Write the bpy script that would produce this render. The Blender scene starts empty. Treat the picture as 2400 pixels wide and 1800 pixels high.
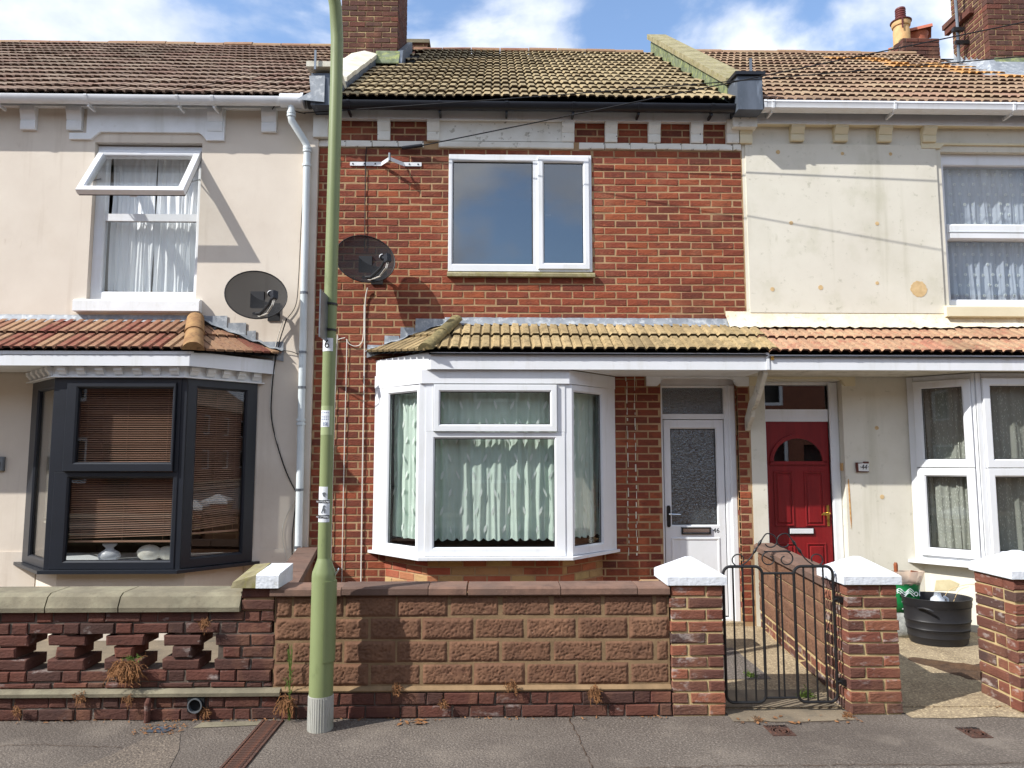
import bpy, math, random
from mathutils import Matrix, Vector
random.seed(46)
R = math.radians
scn = bpy.context.scene
COL = scn.collection

# ------------------------------------------------------------------ camera
cam_data = bpy.data.cameras.new('camera')
cam = bpy.data.objects.new('camera', cam_data); COL.objects.link(cam)
cam.location = (0, 0, 1.65)
cam.rotation_euler = (R(90 + 5.56), 0, R(-1.26))
cam_data.sensor_fit = 'HORIZONTAL'; cam_data.sensor_width = 36
cam_data.lens = 36 * 1700 / 2400
cam_data.shift_y = 0.004
cam_data.clip_start = 0.05; cam_data.clip_end = 2000
scn.camera = cam

# ------------------------------------------------------------------ sky, sun, exposure
SUN_T = Vector((1.9, 1.0, -1.8)).normalized()      # direction the light travels
elev = math.asin(-SUN_T.z)
sd = bpy.data.lights.new('sun', 'SUN'); sd.energy = 3.35; sd.angle = R(0.5); sd.color = (1.0, .965, .91)
sun = bpy.data.objects.new('sun', sd); COL.objects.link(sun)
sun.rotation_euler = SUN_T.to_track_quat('-Z', 'Y').to_euler()
sun.location = (-30, -16, 30)

w = bpy.data.worlds.new('World'); scn.world = w; w.use_nodes = True
nt = w.node_tree; nt.nodes.clear()
def N(t, **k):
    n = nt.nodes.new(t)
    for a, b in k.items(): setattr(n, a, b)
    return n
sky = N('ShaderNodeTexSky', sky_type='NISHITA'); sky.sun_disc = False
sky.sun_elevation = elev
sky.sun_rotation = math.atan2(-SUN_T.x, -SUN_T.y)
sky.air_density = 1.0; sky.dust_density = .6; sky.ozone_density = 2.0
tc = N('ShaderNodeTexCoord')
mp = N('ShaderNodeMapping'); mp.inputs['Scale'].default_value = (1, 1, 1.7); mp.inputs['Location'].default_value = (6.6, .4, .2)
nt.links.new(tc.outputs['Generated'], mp.inputs[0])
def wnoise(scale, detail, rough, dist=0.0):
    n = N('ShaderNodeTexNoise'); n.inputs['Scale'].default_value = scale; n.inputs['Detail'].default_value = detail
    n.inputs['Roughness'].default_value = rough; n.inputs['Distortion'].default_value = dist
    nt.links.new(mp.outputs[0], n.inputs['Vector']); return n
def wramp(src, a, b):
    r = N('ShaderNodeValToRGB'); r.color_ramp.elements[0].position = a; r.color_ramp.elements[1].position = b
    r.color_ramp.interpolation = 'EASE'
    nt.links.new(src, r.inputs[0]); return r
big = wnoise(3.1, 9, .52, .15)
cover = wramp(big.outputs[0], .39, .52)
shade = wramp(wnoise(4.6, 7, .55).outputs[0], .36, .66)
ccol = N('ShaderNodeMixRGB'); ccol.inputs[1].default_value = (2.8, 3.15, 3.8, 1); ccol.inputs[2].default_value = (4.7, 4.8, 5.0, 1)
nt.links.new(shade.outputs[0], ccol.inputs[0])
skyc = N('ShaderNodeMixRGB'); nt.links.new(cover.outputs[0], skyc.inputs[0])
nt.links.new(sky.outputs[0], skyc.inputs[1]); nt.links.new(ccol.outputs[0], skyc.inputs[2])
bg = N('ShaderNodeBackground'); bg.inputs[1].default_value = .15
nt.links.new(skyc.outputs[0], bg.inputs[0])
wo = N('ShaderNodeOutputWorld'); nt.links.new(bg.outputs[0], wo.inputs[0])

scn.view_settings.view_transform = 'Standard'; scn.view_settings.look = 'None'
scn.view_settings.exposure = .90; scn.view_settings.gamma = 1.0
scn.view_settings.use_curve_mapping = False
scn.render.engine = 'CYCLES'
scn.cycles.max_bounces = 8; scn.cycles.transparent_max_bounces = 16
scn.cycles.use_denoising = True
scn.cycles.caustics_reflective = False; scn.cycles.caustics_refractive = False

# ------------------------------------------------------------------ helpers
WL = {}                                             # world location of every object used as a parent
def link(o, parent=None, wl=(0, 0, 0)):
    COL.objects.link(o)
    if parent is not None:
        o.parent = parent
        o.location = Vector(wl) - WL[parent]
    else:
        o.location = wl
    WL[o] = Vector(wl)
    return o
def tag(o, label=None, cat=None, group=None, kind=None):
    if label: o['label'] = label
    if cat: o['category'] = cat
    if group: o['group'] = group
    if kind: o['kind'] = kind
    return o
def thing(name, loc, label, cat, group=None):
    o = bpy.data.objects.new(name, None); o.empty_display_size = .1
    link(o, None, loc); return tag(o, label, cat, group)

class MB:
    def __init__(s, M=None): s.v = []; s.f = []; s.M = M
    def add(s, vs, fs):
        b = len(s.v)
        for p in vs:
            p = Vector(p)
            if s.M is not None: p = s.M @ p
            s.v.append(p)
        s.f += [tuple(i + b for i in f) for f in fs]
    def box(s, x0, x1, y0, y1, z0, z1, ch=0):
        if x0 > x1: x0, x1 = x1, x0
        if y0 > y1: y0, y1 = y1, y0
        if z0 > z1: z0, z1 = z1, z0
        if ch:   # chamfer round the front (-y) face
            vs = [(x0,y1,z0),(x1,y1,z0),(x1,y1,z1),(x0,y1,z1),(x0,y0+ch,z0),(x1,y0+ch,z0),(x1,y0+ch,z1),(x0,y0+ch,z1),
                  (x0+ch,y0,z0+ch),(x1-ch,y0,z0+ch),(x1-ch,y0,z1-ch),(x0+ch,y0,z1-ch)]
            s.add(vs, [(0,3,2,1),(8,9,10,11),(0,1,5,4),(1,2,6,5),(2,3,7,6),(3,0,4,7),(4,5,9,8),(5,6,10,9),(6,7,11,10),(7,4,8,11)])
        else:
            vs = [(x0,y0,z0),(x1,y0,z0),(x1,y1,z0),(x0,y1,z0),(x0,y0,z1),(x1,y0,z1),(x1,y1,z1),(x0,y1,z1)]
            s.add(vs, [(0,3,2,1),(4,5,6,7),(0,1,5,4),(1,2,6,5),(2,3,7,6),(3,0,4,7)])
        return s
    def prism(s, poly, ax, a, b):
        """poly: 2-D points; ax 'x': (y,z) 'y': (x,z) 'z': (x,y); extruded from a to b"""
        n = len(poly)
        def mk(p, t):
            return {'x': (t, p[0], p[1]), 'y': (p[0], t, p[1]), 'z': (p[0], p[1], t)}[ax]
        vs = [mk(p, a) for p in poly] + [mk(p, b) for p in poly]
        fs = [tuple(range(n)), tuple(range(2*n-1, n-1, -1))] + [(i, i+n, (i+1) % n + n, (i+1) % n) for i in range(n)]
        s.add(vs, fs); return s
    def tube(s, pts, r, n=8, cap=True):
        pts = [Vector(p) for p in pts]; rs = r if isinstance(r, (list, tuple)) else [r]*len(pts)
        rings = []; up = None
        for i, p in enumerate(pts):
            t = (pts[min(i+1, len(pts)-1)] - pts[max(i-1, 0)]).normalized()
            if up is None:
                up = Vector((0, 0, 1)) if abs(t.z) < .9 else Vector((1, 0, 0))
            a = t.cross(up)
            if a.length < 1e-4: a = t.orthogonal()
            a.normalize(); b = a.cross(t).normalized(); up = b
            rings.append([p + (a*math.cos(2*math.pi*k/n) + b*math.sin(2*math.pi*k/n))*rs[i] for k in range(n)])
        vs = [q for rg in rings for q in rg]
        fs = [(i*n+k, i*n+(k+1) % n, (i+1)*n+(k+1) % n, (i+1)*n+k) for i in range(len(pts)-1) for k in range(n)]
        if cap: fs += [tuple(range(n))[::-1], tuple((len(pts)-1)*n+k for k in range(n))]
        s.add(vs, fs); return s
    def lathe(s, prof, c=(0, 0, 0), n=32, sx=1, sy=1, cap=True):
        vs = []
        for r, z in prof:
            for k in range(n):
                a = 2*math.pi*k/n
                vs.append((c[0]+r*sx*math.cos(a), c[1]+r*sy*math.sin(a), c[2]+z))
        fs = [(i*n+k, i*n+(k+1) % n, (i+1)*n+(k+1) % n, (i+1)*n+k) for i in range(len(prof)-1) for k in range(n)]
        if cap and prof[0][0] > 1e-6: fs.append(tuple(range(n))[::-1])
        if cap and prof[-1][0] > 1e-6: fs.append(tuple((len(prof)-1)*n+k for k in range(n)))
        s.add(vs, fs); return s
    def grid(s, fn, nu, nv):
        vs = [fn(i/nu, j/nv) for j in range(nv+1) for i in range(nu+1)]
        fs = [(j*(nu+1)+i, j*(nu+1)+i+1, (j+1)*(nu+1)+i+1, (j+1)*(nu+1)+i) for j in range(nv) for i in range(nu)]
        s.add(vs, fs); return s
    def ring(s, o, i, y0, y1, ch=.012):
        """window-frame ring: outer rect o=(x0,x1,z0,z1), inner rect i, front y0, back y1, chamfer towards the glass"""
        def rc(r, y): return [(r[0], y, r[2]), (r[1], y, r[2]), (r[1], y, r[3]), (r[0], y, r[3])]
        m = (i[0]-ch, i[1]+ch, i[2]-ch, i[3]+ch); e = .004
        oe = (o[0]+e, o[1]-e, o[2]+e, o[3]-e)
        vs = rc(o, y1) + rc(o, y0+e) + rc(oe, y0) + rc(m, y0) + rc(i, y0+ch) + rc(i, y1)
        fs = []
        for k in range(5):
            for j in range(4):
                a, b = k*4+j, k*4+(j+1) % 4
                fs.append((a, b, b+4, a+4))
        for j in range(4): fs.append((20+j, 20+(j+1) % 4, (j+1) % 4, j))
        s.add(vs, fs); return s
    def mesh(s, name, mat=None, smooth=False, off=(0, 0, 0)):
        me = bpy.data.meshes.new(name); off = Vector(off)
        me.from_pydata([tuple(p-off) for p in s.v], [], s.f)
        import bmesh
        bm = bmesh.new(); bm.from_mesh(me); bmesh.ops.recalc_face_normals(bm, faces=bm.faces); bm.to_mesh(me); bm.free()
        if mat: me.materials.append(mat)
        if smooth:
            me.polygons.foreach_set('use_smooth', [True]*len(me.polygons))
            if smooth != 'all':
                me.set_sharp_from_angle(angle=R(smooth if isinstance(smooth, (int, float)) and smooth is not True else 40))
        me.update(); return me
    def build(s, name, mat, parent=None, smooth=False, **tags):
        off = WL[parent] if parent is not None else Vector((0, 0, 0))
        o = bpy.data.objects.new(name, s.mesh(name, mat, smooth, off))
        link(o, parent, off)
        tag(o, **tags); return o
    def lone(s, name, mat, loc, label, cat, group=None, smooth=False):
        o = bpy.data.objects.new(name, s.mesh(name, mat, smooth, loc)); link(o, None, loc)
        return tag(o, label, cat, group)
def piece(name, me, parent, wl, rot=None):
    o = bpy.data.objects.new(name, me); link(o, parent, wl)
    if rot is not None: o.rotation_euler = rot
    return o
def frameM(p0, p1):
    """local frame for a wall face running left-to-right from p0 to p1 in plan (x along, -y outwards, z up)"""
    a = math.atan2(p1[1]-p0[1], p1[0]-p0[0])
    return Matrix.Translation((p0[0], p0[1], 0)) @ Matrix.Rotation(a, 4, 'Z')
def text_mesh(txt, size, M, mat, name, parent, ext=.001, align='CENTER', shear=0, sx=1):
    cu = bpy.data.curves.new(name, 'FONT'); cu.body = txt; cu.size = size; cu.extrude = ext
    cu.align_x = align; cu.align_y = 'CENTER'; cu.shear = shear; cu.resolution_u = 3
    t = bpy.data.objects.new('tmp', cu); COL.objects.link(t)
    me = bpy.data.meshes.new_from_object(t.evaluated_get(bpy.context.evaluated_depsgraph_get()))
    bpy.data.objects.remove(t); bpy.data.curves.remove(cu)
    off = Matrix.Translation(-WL[parent]) if parent is not None else Matrix()
    me.transform(off @ M @ Matrix.Rotation(R(90), 4, 'X') @ Matrix.Diagonal((sx, 1, 1, 1)))
    me.materials.clear(); me.materials.append(mat)
    o = bpy.data.objects.new(name, me)
    return link(o, parent, WL[parent] if parent is not None else (0, 0, 0))

# ------------------------------------------------------------------ materials
def S(r, g, b):
    return tuple((c/255/12.92 if c/255 <= .04045 else ((c/255+.055)/1.055)**2.4) for c in (r, g, b))
MT = {}
def pm(name, c1, c2=None, scale=4., lo=.35, hi=.65, rough=.75, bump=0., bscale=60., bdist=.004, rand=None, cols=None,
       stains=(), metal=0., spec=.4, stretch=(1, 1, 1), detail=6, trans=0., alpha=None, wave=None, coat=0., weather=()):
    m = bpy.data.materials.new(name); m.use_nodes = True; MT[name] = m
    t = m.node_tree; t.nodes.clear(); L = t.links
    def n(ty, **k):
        q = t.nodes.new(ty)
        for a, b in k.items(): setattr(q, a, b)
        return q
    out = n('ShaderNodeOutputMaterial'); p = n('ShaderNodeBsdfPrincipled')
    p.inputs['Roughness'].default_value = rough; p.inputs['Metallic'].default_value = metal
    p.inputs['Specular IOR Level'].default_value = spec; p.inputs['Coat Weight'].default_value = coat
    L.new(p.outputs[0], out.inputs[0])
    co = n('ShaderNodeTexCoord'); vec = co.outputs['Object']
    rnd = None
    if rand == 'object': rnd = n('ShaderNodeObjectInfo').outputs['Random']
    elif rand == 'island': rnd = n('ShaderNodeNewGeometry').outputs['Random Per Island']
    mp = n('ShaderNodeMapping'); mp.inputs['Scale'].default_value = stretch; L.new(vec, mp.inputs[0])
    if rnd is not None:
        mul = n('ShaderNodeMath', operation='MULTIPLY'); mul.inputs[1].default_value = 53.7; L.new(rnd, mul.inputs[0])
        cx = n('ShaderNodeCombineXYZ')
        for k in range(3): L.new(mul.outputs[0], cx.inputs[k])
        L.new(cx.outputs[0], mp.inputs['Location'])
    vec = mp.outputs[0]
    def noise(sc, det=detail, ro=.6):
        q = n('ShaderNodeTexNoise'); q.inputs['Scale'].default_value = sc; q.inputs['Detail'].default_value = det
        q.inputs['Roughness'].default_value = ro; L.new(vec, q.inputs['Vector']); return q.outputs[0]
    def ramp(src, a, b):
        q = n('ShaderNodeMapRange'); q.inputs[1].default_value = a; q.inputs[2].default_value = b; L.new(src, q.inputs[0]); return q.outputs[0]
    def mix(f, a, b):
        q = n('ShaderNodeMixRGB')
        if isinstance(f, float): q.inputs[0].default_value = f
        else: L.new(f, q.inputs[0])
        for k, v in ((1, a), (2, b)):
            if isinstance(v, tuple): q.inputs[k].default_value = (*v, 1)
            else: L.new(v, q.inputs[k])
        return q.outputs[0]
    col = None
    gp_ = n('ShaderNodeNewGeometry').outputs['Position']
    if cols and rnd is not None:
        cr = n('ShaderNodeValToRGB'); cr.color_ramp.interpolation = 'LINEAR'
        el = cr.color_ramp.elements
        while len(el) < len(cols): el.new(.5)
        for k, c in enumerate(cols):
            el[k].position = k/(len(cols)-1) if len(cols) > 1 else 0; el[k].color = (*c, 1)
        L.new(rnd, cr.inputs[0]); col = cr.outputs[0]
    if col is None:
        rgb = n('ShaderNodeRGB'); rgb.outputs[0].default_value = (*c1, 1); col = rgb.outputs[0]
    if c2 is not None:
        col = mix(ramp(noise(scale), lo, hi), col, c2)
    for st in stains:
        sc, sl, sh, scol = st[0], st[1], st[2], st[3]
        f = ramp(noise(sc, 8, .65), sl, sh)
        if len(st) > 4:
            mm = n('ShaderNodeMath', operation='MULTIPLY'); mm.inputs[1].default_value = st[4]; L.new(f, mm.inputs[0]); f = mm.outputs[0]
        col = mix(f, col, scol)
    for (wsc, wst, wl, wh, wcol, wam) in weather:
        wm = n('ShaderNodeMapping'); wm.inputs['Scale'].default_value = wst; L.new(gp_, wm.inputs[0])
        q = n('ShaderNodeTexNoise'); q.inputs['Scale'].default_value = wsc; q.inputs['Detail'].default_value = 7; q.inputs['Roughness'].default_value = .62
        L.new(wm.outputs[0], q.inputs['Vector']); f = ramp(q.outputs[0], wl, wh)
        mm = n('ShaderNodeMath', operation='MULTIPLY'); mm.inputs[1].default_value = wam; L.new(f, mm.inputs[0])
        col = mix(mm.outputs[0], col, wcol)
    L.new(col, p.inputs['Base Color'])
    if bump:
        b = n('ShaderNodeBump'); b.inputs['Strength'].default_value = bump; b.inputs['Distance'].default_value = bdist
        if wave == 'voronoi':
            q = n('ShaderNodeTexVoronoi', feature='SMOOTH_F1'); q.inputs['Scale'].default_value = bscale
            L.new(vec, q.inputs['Vector']); L.new(q.outputs['Distance'], b.inputs['Height'])
        else:
            L.new(noise(bscale, 5, .6), b.inputs['Height'])
        L.new(b.outputs[0], p.inputs['Normal'])
    last = p.outputs[0]
    if trans:
        tr = n('ShaderNodeBsdfTranslucent'); L.new(col, tr.inputs[0])
        mx = n('ShaderNodeMixShader'); mx.inputs[0].default_value = trans
        L.new(last, mx.inputs[1]); L.new(tr.outputs[0], mx.inputs[2]); last = mx.outputs[0]
    if alpha is not None:
        tp = n('ShaderNodeBsdfTransparent'); mx = n('ShaderNodeMixShader'); mx.inputs[0].default_value = alpha
        L.new(tp.outputs[0], mx.inputs[1]); L.new(last, mx.inputs[2]); last = mx.outputs[0]
    L.new(last, out.inputs[0])
    return m
def glass(name, tint=(.97, .98, .975), rough=0., refl=1.6, bump=0., bscale=20., frost=0., fcol=(.1, .1, .1)):
    m = bpy.data.materials.new(name); m.use_nodes = True; t = m.node_tree; t.nodes.clear(); L = t.links
    out = t.nodes.new('ShaderNodeOutputMaterial')
    fr = t.nodes.new('ShaderNodeFresnel')
    ge = t.nodes.new('ShaderNodeNewGeometry'); mr = t.nodes.new('ShaderNodeMapRange')      # pane has two faces: same reflectance on both
    mr.inputs[3].default_value = 1.5; mr.inputs[4].default_value = 1/1.5
    L.new(ge.outputs['Backfacing'], mr.inputs[0]); L.new(mr.outputs[0], fr.inputs[0])
    ml = t.nodes.new('ShaderNodeMath'); ml.operation = 'MULTIPLY'; ml.inputs[1].default_value = refl; ml.use_clamp = True
    L.new(fr.outputs[0], ml.inputs[0])
    tp = t.nodes.new('ShaderNodeBsdfTransparent'); tp.inputs[0].default_value = (*tint, 1)
    gl = t.nodes.new('ShaderNodeBsdfGlossy'); gl.inputs['Roughness'].default_value = rough
    mx = t.nodes.new('ShaderNodeMixShader'); L.new(ml.outputs[0], mx.inputs[0])
    body = tp.outputs[0]
    if frost:
        df = t.nodes.new('ShaderNodeBsdfDiffuse'); df.inputs[0].default_value = (*fcol, 1)
        m2 = t.nodes.new('ShaderNodeMixShader'); m2.inputs[0].default_value = frost
        L.new(tp.outputs[0], m2.inputs[1]); L.new(df.outputs[0], m2.inputs[2]); body = m2.outputs[0]
    L.new(body, mx.inputs[1]); L.new(gl.outputs[0], mx.inputs[2]); L.new(mx.outputs[0], out.inputs[0])
    co = t.nodes.new('ShaderNodeTexCoord'); nz = t.nodes.new('ShaderNodeTexNoise')
    nz.inputs['Scale'].default_value = bscale if bump else 1.3; nz.inputs['Detail'].default_value = 2; nz.inputs['Distortion'].default_value = 1.5 if bump else 0
    L.new(co.outputs['Object'], nz.inputs['Vector'])
    b = t.nodes.new('ShaderNodeBump'); b.inputs['Strength'].default_value = bump if bump else .025; b.inputs['Distance'].default_value = .01
    L.new(nz.outputs[0], b.inputs['Height']); L.new(b.outputs[0], gl.inputs['Normal'])
    MT[name] = m; return m

RED = [S(108,60,48), S(128,66,50), S(136,70,51), S(140,73,52), S(154,84,56), S(132,68,51), S(116,62,49)]
OLD = [S(70,53,48), S(84,57,50), S(94,60,51), S(102,63,53), S(80,58,52), S(108,66,54), S(76,56,51)]
PIL = [S(94,65,56), S(110,70,58), S(140,86,66), S(84,64,57), S(120,72,58), S(78,61,57), S(102,65,55), S(144,94,72)]
CHI = [S(86,61,53), S(98,65,55), S(80,60,55), S(116,69,56), S(86,62,55), S(96,62,53), S(90,65,58)]
BAY = [S(166,86,64), S(182,156,104), S(148,78,60), S(178,108,76), S(154,80,60), S(184,162,114), S(164,100,72), S(146,76,58)]
for nm, cs in (('red', RED), ('old', OLD), ('pil', PIL), ('chi', CHI), ('bay', BAY)):
    for src in ('object', 'island'):
        st = {'red': [(13, .50, .72, S(98,58,48), .75), (22, .56, .68, S(166,96,68), .65), (70, .62, .74, S(74,46,40), .55)],
              'old': [(11, .52, .75, S(66,50,47), .75), (5, .60, .72, S(196,190,184), .55), (70, .66, .76, S(150,110,95), .4)],
              'pil': [(13, .52, .75, S(80,50,46), .6), (9, .56, .68, S(184,176,170), .6), (80, .64, .74, S(60,40,38), .5)],
              'chi': [(11, .5, .75, S(62,42,40), .6), (60, .66, .78, S(160,130,100), .3)],
              'bay': [(12, .55, .78, S(120,66,50), .5), (60, .62, .75, S(90,60,50), .4)]}[nm]
        pm(f'brick_{nm}_{src}', cs[0], None, rand=src, cols=cs, stains=st, rough=.9, bump=.8, bscale=38, bdist=.008, stretch=(1, 1, 2.0), spec=.25,
           weather=[(1.3, (1, 1, 1), .46, .70, S(72,46,40), .65), (2.6, (1, 1, .6), .54, .70, S(176,128,98), .28)])
pm('mortar_tan', S(180,150,115), S(152,124,94), 6, rough=.95, bump=.5, bscale=90, spec=.1, stains=[(3, .55, .75, S(150,128,100), .4)])
pm('mortar_grey', S(120,108,98), S(88,78,70), 8, rough=.95, bump=.5, bscale=70, spec=.1, stains=[(5, .6, .7, S(190,185,175), .6)])
pm('mortar_pillar', S(196,174,130), S(164,144,106), 8, rough=.95, bump=.5, bscale=70, spec=.1)
pm('mortar_pale', S(142,118,90), S(120,100,76), 8, rough=.95, bump=.5, bscale=70, spec=.1)
pm('render_pink', S(220,210,196), S(211,200,186), 1.3, rough=.9, bump=.22, bscale=26, bdist=.006, spec=.15,
   stains=[(.9, .55, .8, S(196,180,160), .45), (34, .70, .76, S(150,135,115), .35)],
   weather=[(1.0, (5, 5, .35), .56, .78, S(176,160,142), .5), (.8, (1, 1, 1), .5, .75, S(176,160,142), .35), (18, (1, 1, .25), .66, .76, S(176,160,142), .45)])
pm('render_cream', S(221,217,203), S(212,207,193), 1.1, rough=.9, bump=.2, bscale=30, bdist=.005, spec=.15,
   stains=[(2.2, .54, .74, S(194,192,170), .6), (14, .60, .70, S(166,164,144), .55), (60, .68, .74, S(140,136,118), .5)],
   weather=[(1.0, (5, 5, .35), .56, .78, S(172,168,144), .5), (.8, (1, 1, 1), .5, .75, S(172,168,144), .35), (18, (1, 1, .25), .66, .76, S(172,168,144), .45)])
pm('render_yellow', S(226,217,188), S(214,203,172), 1.3, rough=.9, bump=.2, bscale=30, spec=.15)
pm('upvc', S(229,231,235), S(221,224,226), 2., rough=.36, spec=.45, stains=[(3.5, .56, .75, S(214,214,208), .5), (26, .66, .74, S(196,194,184), .35)], weather=[(2.2, (4, 4, .5), .55, .76, S(186,184,172), .4)])
pm('white_paint', S(236,238,240), S(226,228,228), 5, rough=.55, bump=.08, bscale=40, stains=[(7, .62, .74, S(200,198,188), .5)], weather=[(2.2, (4, 4, .5), .55, .76, S(186,184,172), .4)])
pm('peeling_paint', S(232,231,224), S(218,215,204), 4, rough=.7, bump=.3, bscale=30, stains=[(9, .60, .66, S(170,165,150), .8), (13, .645, .67, S(90,84,76), .9)])
pm('cap_paint', S(218,222,228), S(206,211,217), 5, rough=.75, bump=.7, bscale=30, bdist=.010, stains=[(6, .52, .70, S(190,192,182), .6), (18, .60, .70, S(146,144,126), .55), (60, .66, .72, S(120,116,100), .5)])
pm('anthracite', S(33,37,45), S(30,34,41), 4, rough=.38, spec=.45)
pm('black_plastic', S(26,28,34), S(32,34,40), 5, rough=.35)
pm('white_plastic', S(228,230,234), S(214,216,218), 3, rough=.35, stains=[(5, .6, .72, S(168,168,162), .5)])
pm('pipe_grey', S(214,222,224), S(200,208,210), 3, rough=.4)
pm('lead', S(150,156,162), S(122,128,136), 5, rough=.6, metal=.1, bump=.3, bscale=14, stains=[(14, .5, .66, S(200,204,206), .7), (40, .62, .7, S(90,94,98), .5)])
pm('lead_dark', S(98,106,118), S(74,82,92), 3, rough=.55, metal=.15, bump=.2, bscale=8, stains=[(6, .55, .7, S(150,160,175), .5)], stretch=(2, 1, .5))
pm('lead_mossy', S(120,128,104), S(88,98,70), 9, rough=.8, bump=.4, bscale=40, stains=[(14, .5, .62, S(150,158,92), .7)])
pm('cream_flashing', S(232,222,198), S(214,200,172), 5, rough=.85, bump=.6, bscale=24, bdist=.01, stains=[(16, .58, .68, S(150,120,96), .6)], stretch=(1, 1, .6))
pm('concrete_coping', S(132,124,104), S(108,102,86), 5, rough=.95, bump=.6, bscale=70, stains=[(40, .6, .7, S(90,86,72), .6), (3, .5, .7, S(164,160,134), .5)])
pm('mossy_concrete', S(158,150,118), S(120,112,84), 7, rough=.95, bump=.6, bscale=60, stains=[(18, .5, .62, S(128,122,74), .8)])
pm('brown_coping', S(132,106,92), S(104,84,74), 5, rough=.95, bump=.6, bscale=90, rand='object', cols=[S(92,72,63), S(118,92,79), S(132,102,86), S(104,82,71)], stains=[(9, .5, .7, S(86,66,58), .7), (60, .66, .74, S(190,150,130), .5)])
pm('stone_coping_pale', S(214,210,196), S(190,184,164), 6, rough=.9, bump=.3, bscale=50)
pm('asphalt', S(108,100,92), S(96,88,81), 1.2, rough=.95, bump=1.0, bscale=75, bdist=.012, spec=.2, detail=3,
   stains=[(70, .50, .60, S(142,132,122), .75), (84, .46, .36, S(66,59,53), .75), (.7, .46, .62, S(86,78,72), .55), (2.2, .52, .66, S(136,126,115), .45), (30, .70, .73, S(190,180,165), .6), (9, .70, .72, S(60,56,52), .7)])
pm('asphalt_patch', S(108,100,94), S(96,90,84), 3, rough=.95, bump=1.0, bscale=75, bdist=.012, spec=.2, stains=[(70, .50, .60, S(150,140,130), .85), (84, .46, .36, S(56,50,45), .9)])
pm('road_tarmac', S(84,82,82), S(72,70,70), 1, rough=.9, bump=.8, bscale=120)
pm('yard_concrete', S(158,142,116), S(134,119,96), 4, rough=.95, bump=.8, bscale=90, bdist=.006, stains=[(60, .50, .62, S(206,188,152), .8), (66, .46, .36, S(96,80,62), .8), (3, .55, .7, S(128,112,88), .6)])
pm('asphalt_brown', S(108,97,87), S(97,88,79), 5, rough=.95, bump=1.0, bscale=75, bdist=.012, stains=[(70, .50, .60, S(144,131,115), .8), (84, .46, .36, S(60,50,44), .9)])
pm('path_concrete', S(132,119,99), S(108,97,82), 3, rough=.95, bump=.7, bscale=90, stains=[(6, .55, .68, S(96,90,78), .6), (60, .6, .7, S(180,168,140), .5)])
pm('soil', S(92,70,52), S(66,50,38), 14, rough=1, bump=1, bscale=40, bdist=.02)
pm('lamp_green', S(130,141,97), S(120,131,89), 3, rough=.45, bump=.06, bscale=60, stains=[(16, .58, .74, S(96,106,70), .6), (46, .67, .72, S(84,88,66), .7), (5, .55, .7, S(136,146,106), .4)], stretch=(1, 1, .35))
pm('lamp_grey', S(178,178,170), S(160,160,152), 5, rough=.5, stains=[(20, .56, .7, S(130,134,112), .6)], stretch=(1, 1, .3))
pm('iron_black', S(20,20,22), S(28,27,27), 30, rough=.42, bump=.25, bscale=160, bdist=.001, spec=.5)
pm('rust_iron', S(84,60,50), S(66,48,42), 40, rough=.85, bump=.7, bscale=120, stains=[(60, .5, .65, S(124,78,58), .6)])
pm('dish_mesh', S(28,29,32), S(22,23,26), 30, rough=.7, spec=.2, alpha=.9)
pm('dish_solid', S(34,35,38), S(28,29,32), 10, rough=.5)
pm('metal_grey', S(140,146,152), S(120,126,132), 6, rough=.4, metal=.7)
pm('chrome', S(200,204,208), None, rough=.12, metal=1.)
pm('brass', S(206,168,84), None, rough=.25, metal=.9)
pm('door_red', S(132,28,30), S(116,22,26), 3, rough=.4, bump=.35, bscale=16, bdist=.004, stretch=(7, 1, .7), spec=.45)
pm('sticker_white', S(226,230,234), S(206,210,214), 14, rough=.5)
pm('sticker_clear', S(150,162,118), S(160,170,130), 14, rough=.3)
pm('ink', S(24,26,30), None, rough=.6)
pm('ink_blue', S(60,84,130), None, rough=.6)
pm('ink_grey', S(96,100,104), None, rough=.6)
pm('plaque_white', S(226,226,222), None, rough=.3)
pm('plaque_brown', S(92,48,40), None, rough=.35)
pm('terracotta', S(168,98,74), S(150,84,64), 12, rough=.75, bump=.2, bscale=40)
pm('buff_pot', S(206,168,118), S(190,150,102), 9, rough=.75, bump=.2, bscale=40)
pm('dark_clay', S(96,44,42), None, rough=.5)
def tilemat(name, cols, stains, rough=.9, nose=None, **k):
    for src in ('object', 'island'):
        pm(f'{name}_{src}' if src == 'island' else name, cols[0], None, rand=src, cols=cols, stains=stains, rough=rough, bump=.5, bscale=55, bdist=.004, spec=.2, weather=[(1.1, (1, 1, 1), .48, .70, S(84,72,56), .6), (9, (1, 1, 1), .62, .70, S(90,84,58), .5)], **k)
    if nose: pm(name+'_nose', nose, tuple(c*.6 for c in nose), 30, rough=.95, bump=.4, bscale=50)
tilemat('tile_olive', [S(152,136,104), S(160,143,110), S(144,129,99), S(150,132,101)], [(9, .5, .7, S(126,116,86), .5), (50, .60, .72, S(106,98,74), .5)], nose=S(88,74,58))
tilemat('tile_brown', [S(146,126,110), S(138,116,100), S(154,136,118), S(134,106,92), S(144,122,106)], [(8, .52, .72, S(120,98,90), .5), (45, .6, .7, S(96,84,76), .5)], nose=S(88,68,59))
tilemat('tile_pink', [S(150,128,104), S(142,118,97), S(156,136,110), S(144,114,96)], [(8, .5, .7, S(140,112,94), .5), (45, .6, .7, S(100,86,70), .5)], nose=S(94,68,58))
tilemat('tile_yellow', [S(172,150,110), S(158,138,102), S(180,158,118), S(150,132,98)], [(10, .48, .66, S(128,110,78), .8), (42, .54, .64, S(88,80,58), .8), (5, .58, .72, S(110,108,76), .6), (90, .6, .7, S(196,184,146), .6)], nose=S(80,70,50))
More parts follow.
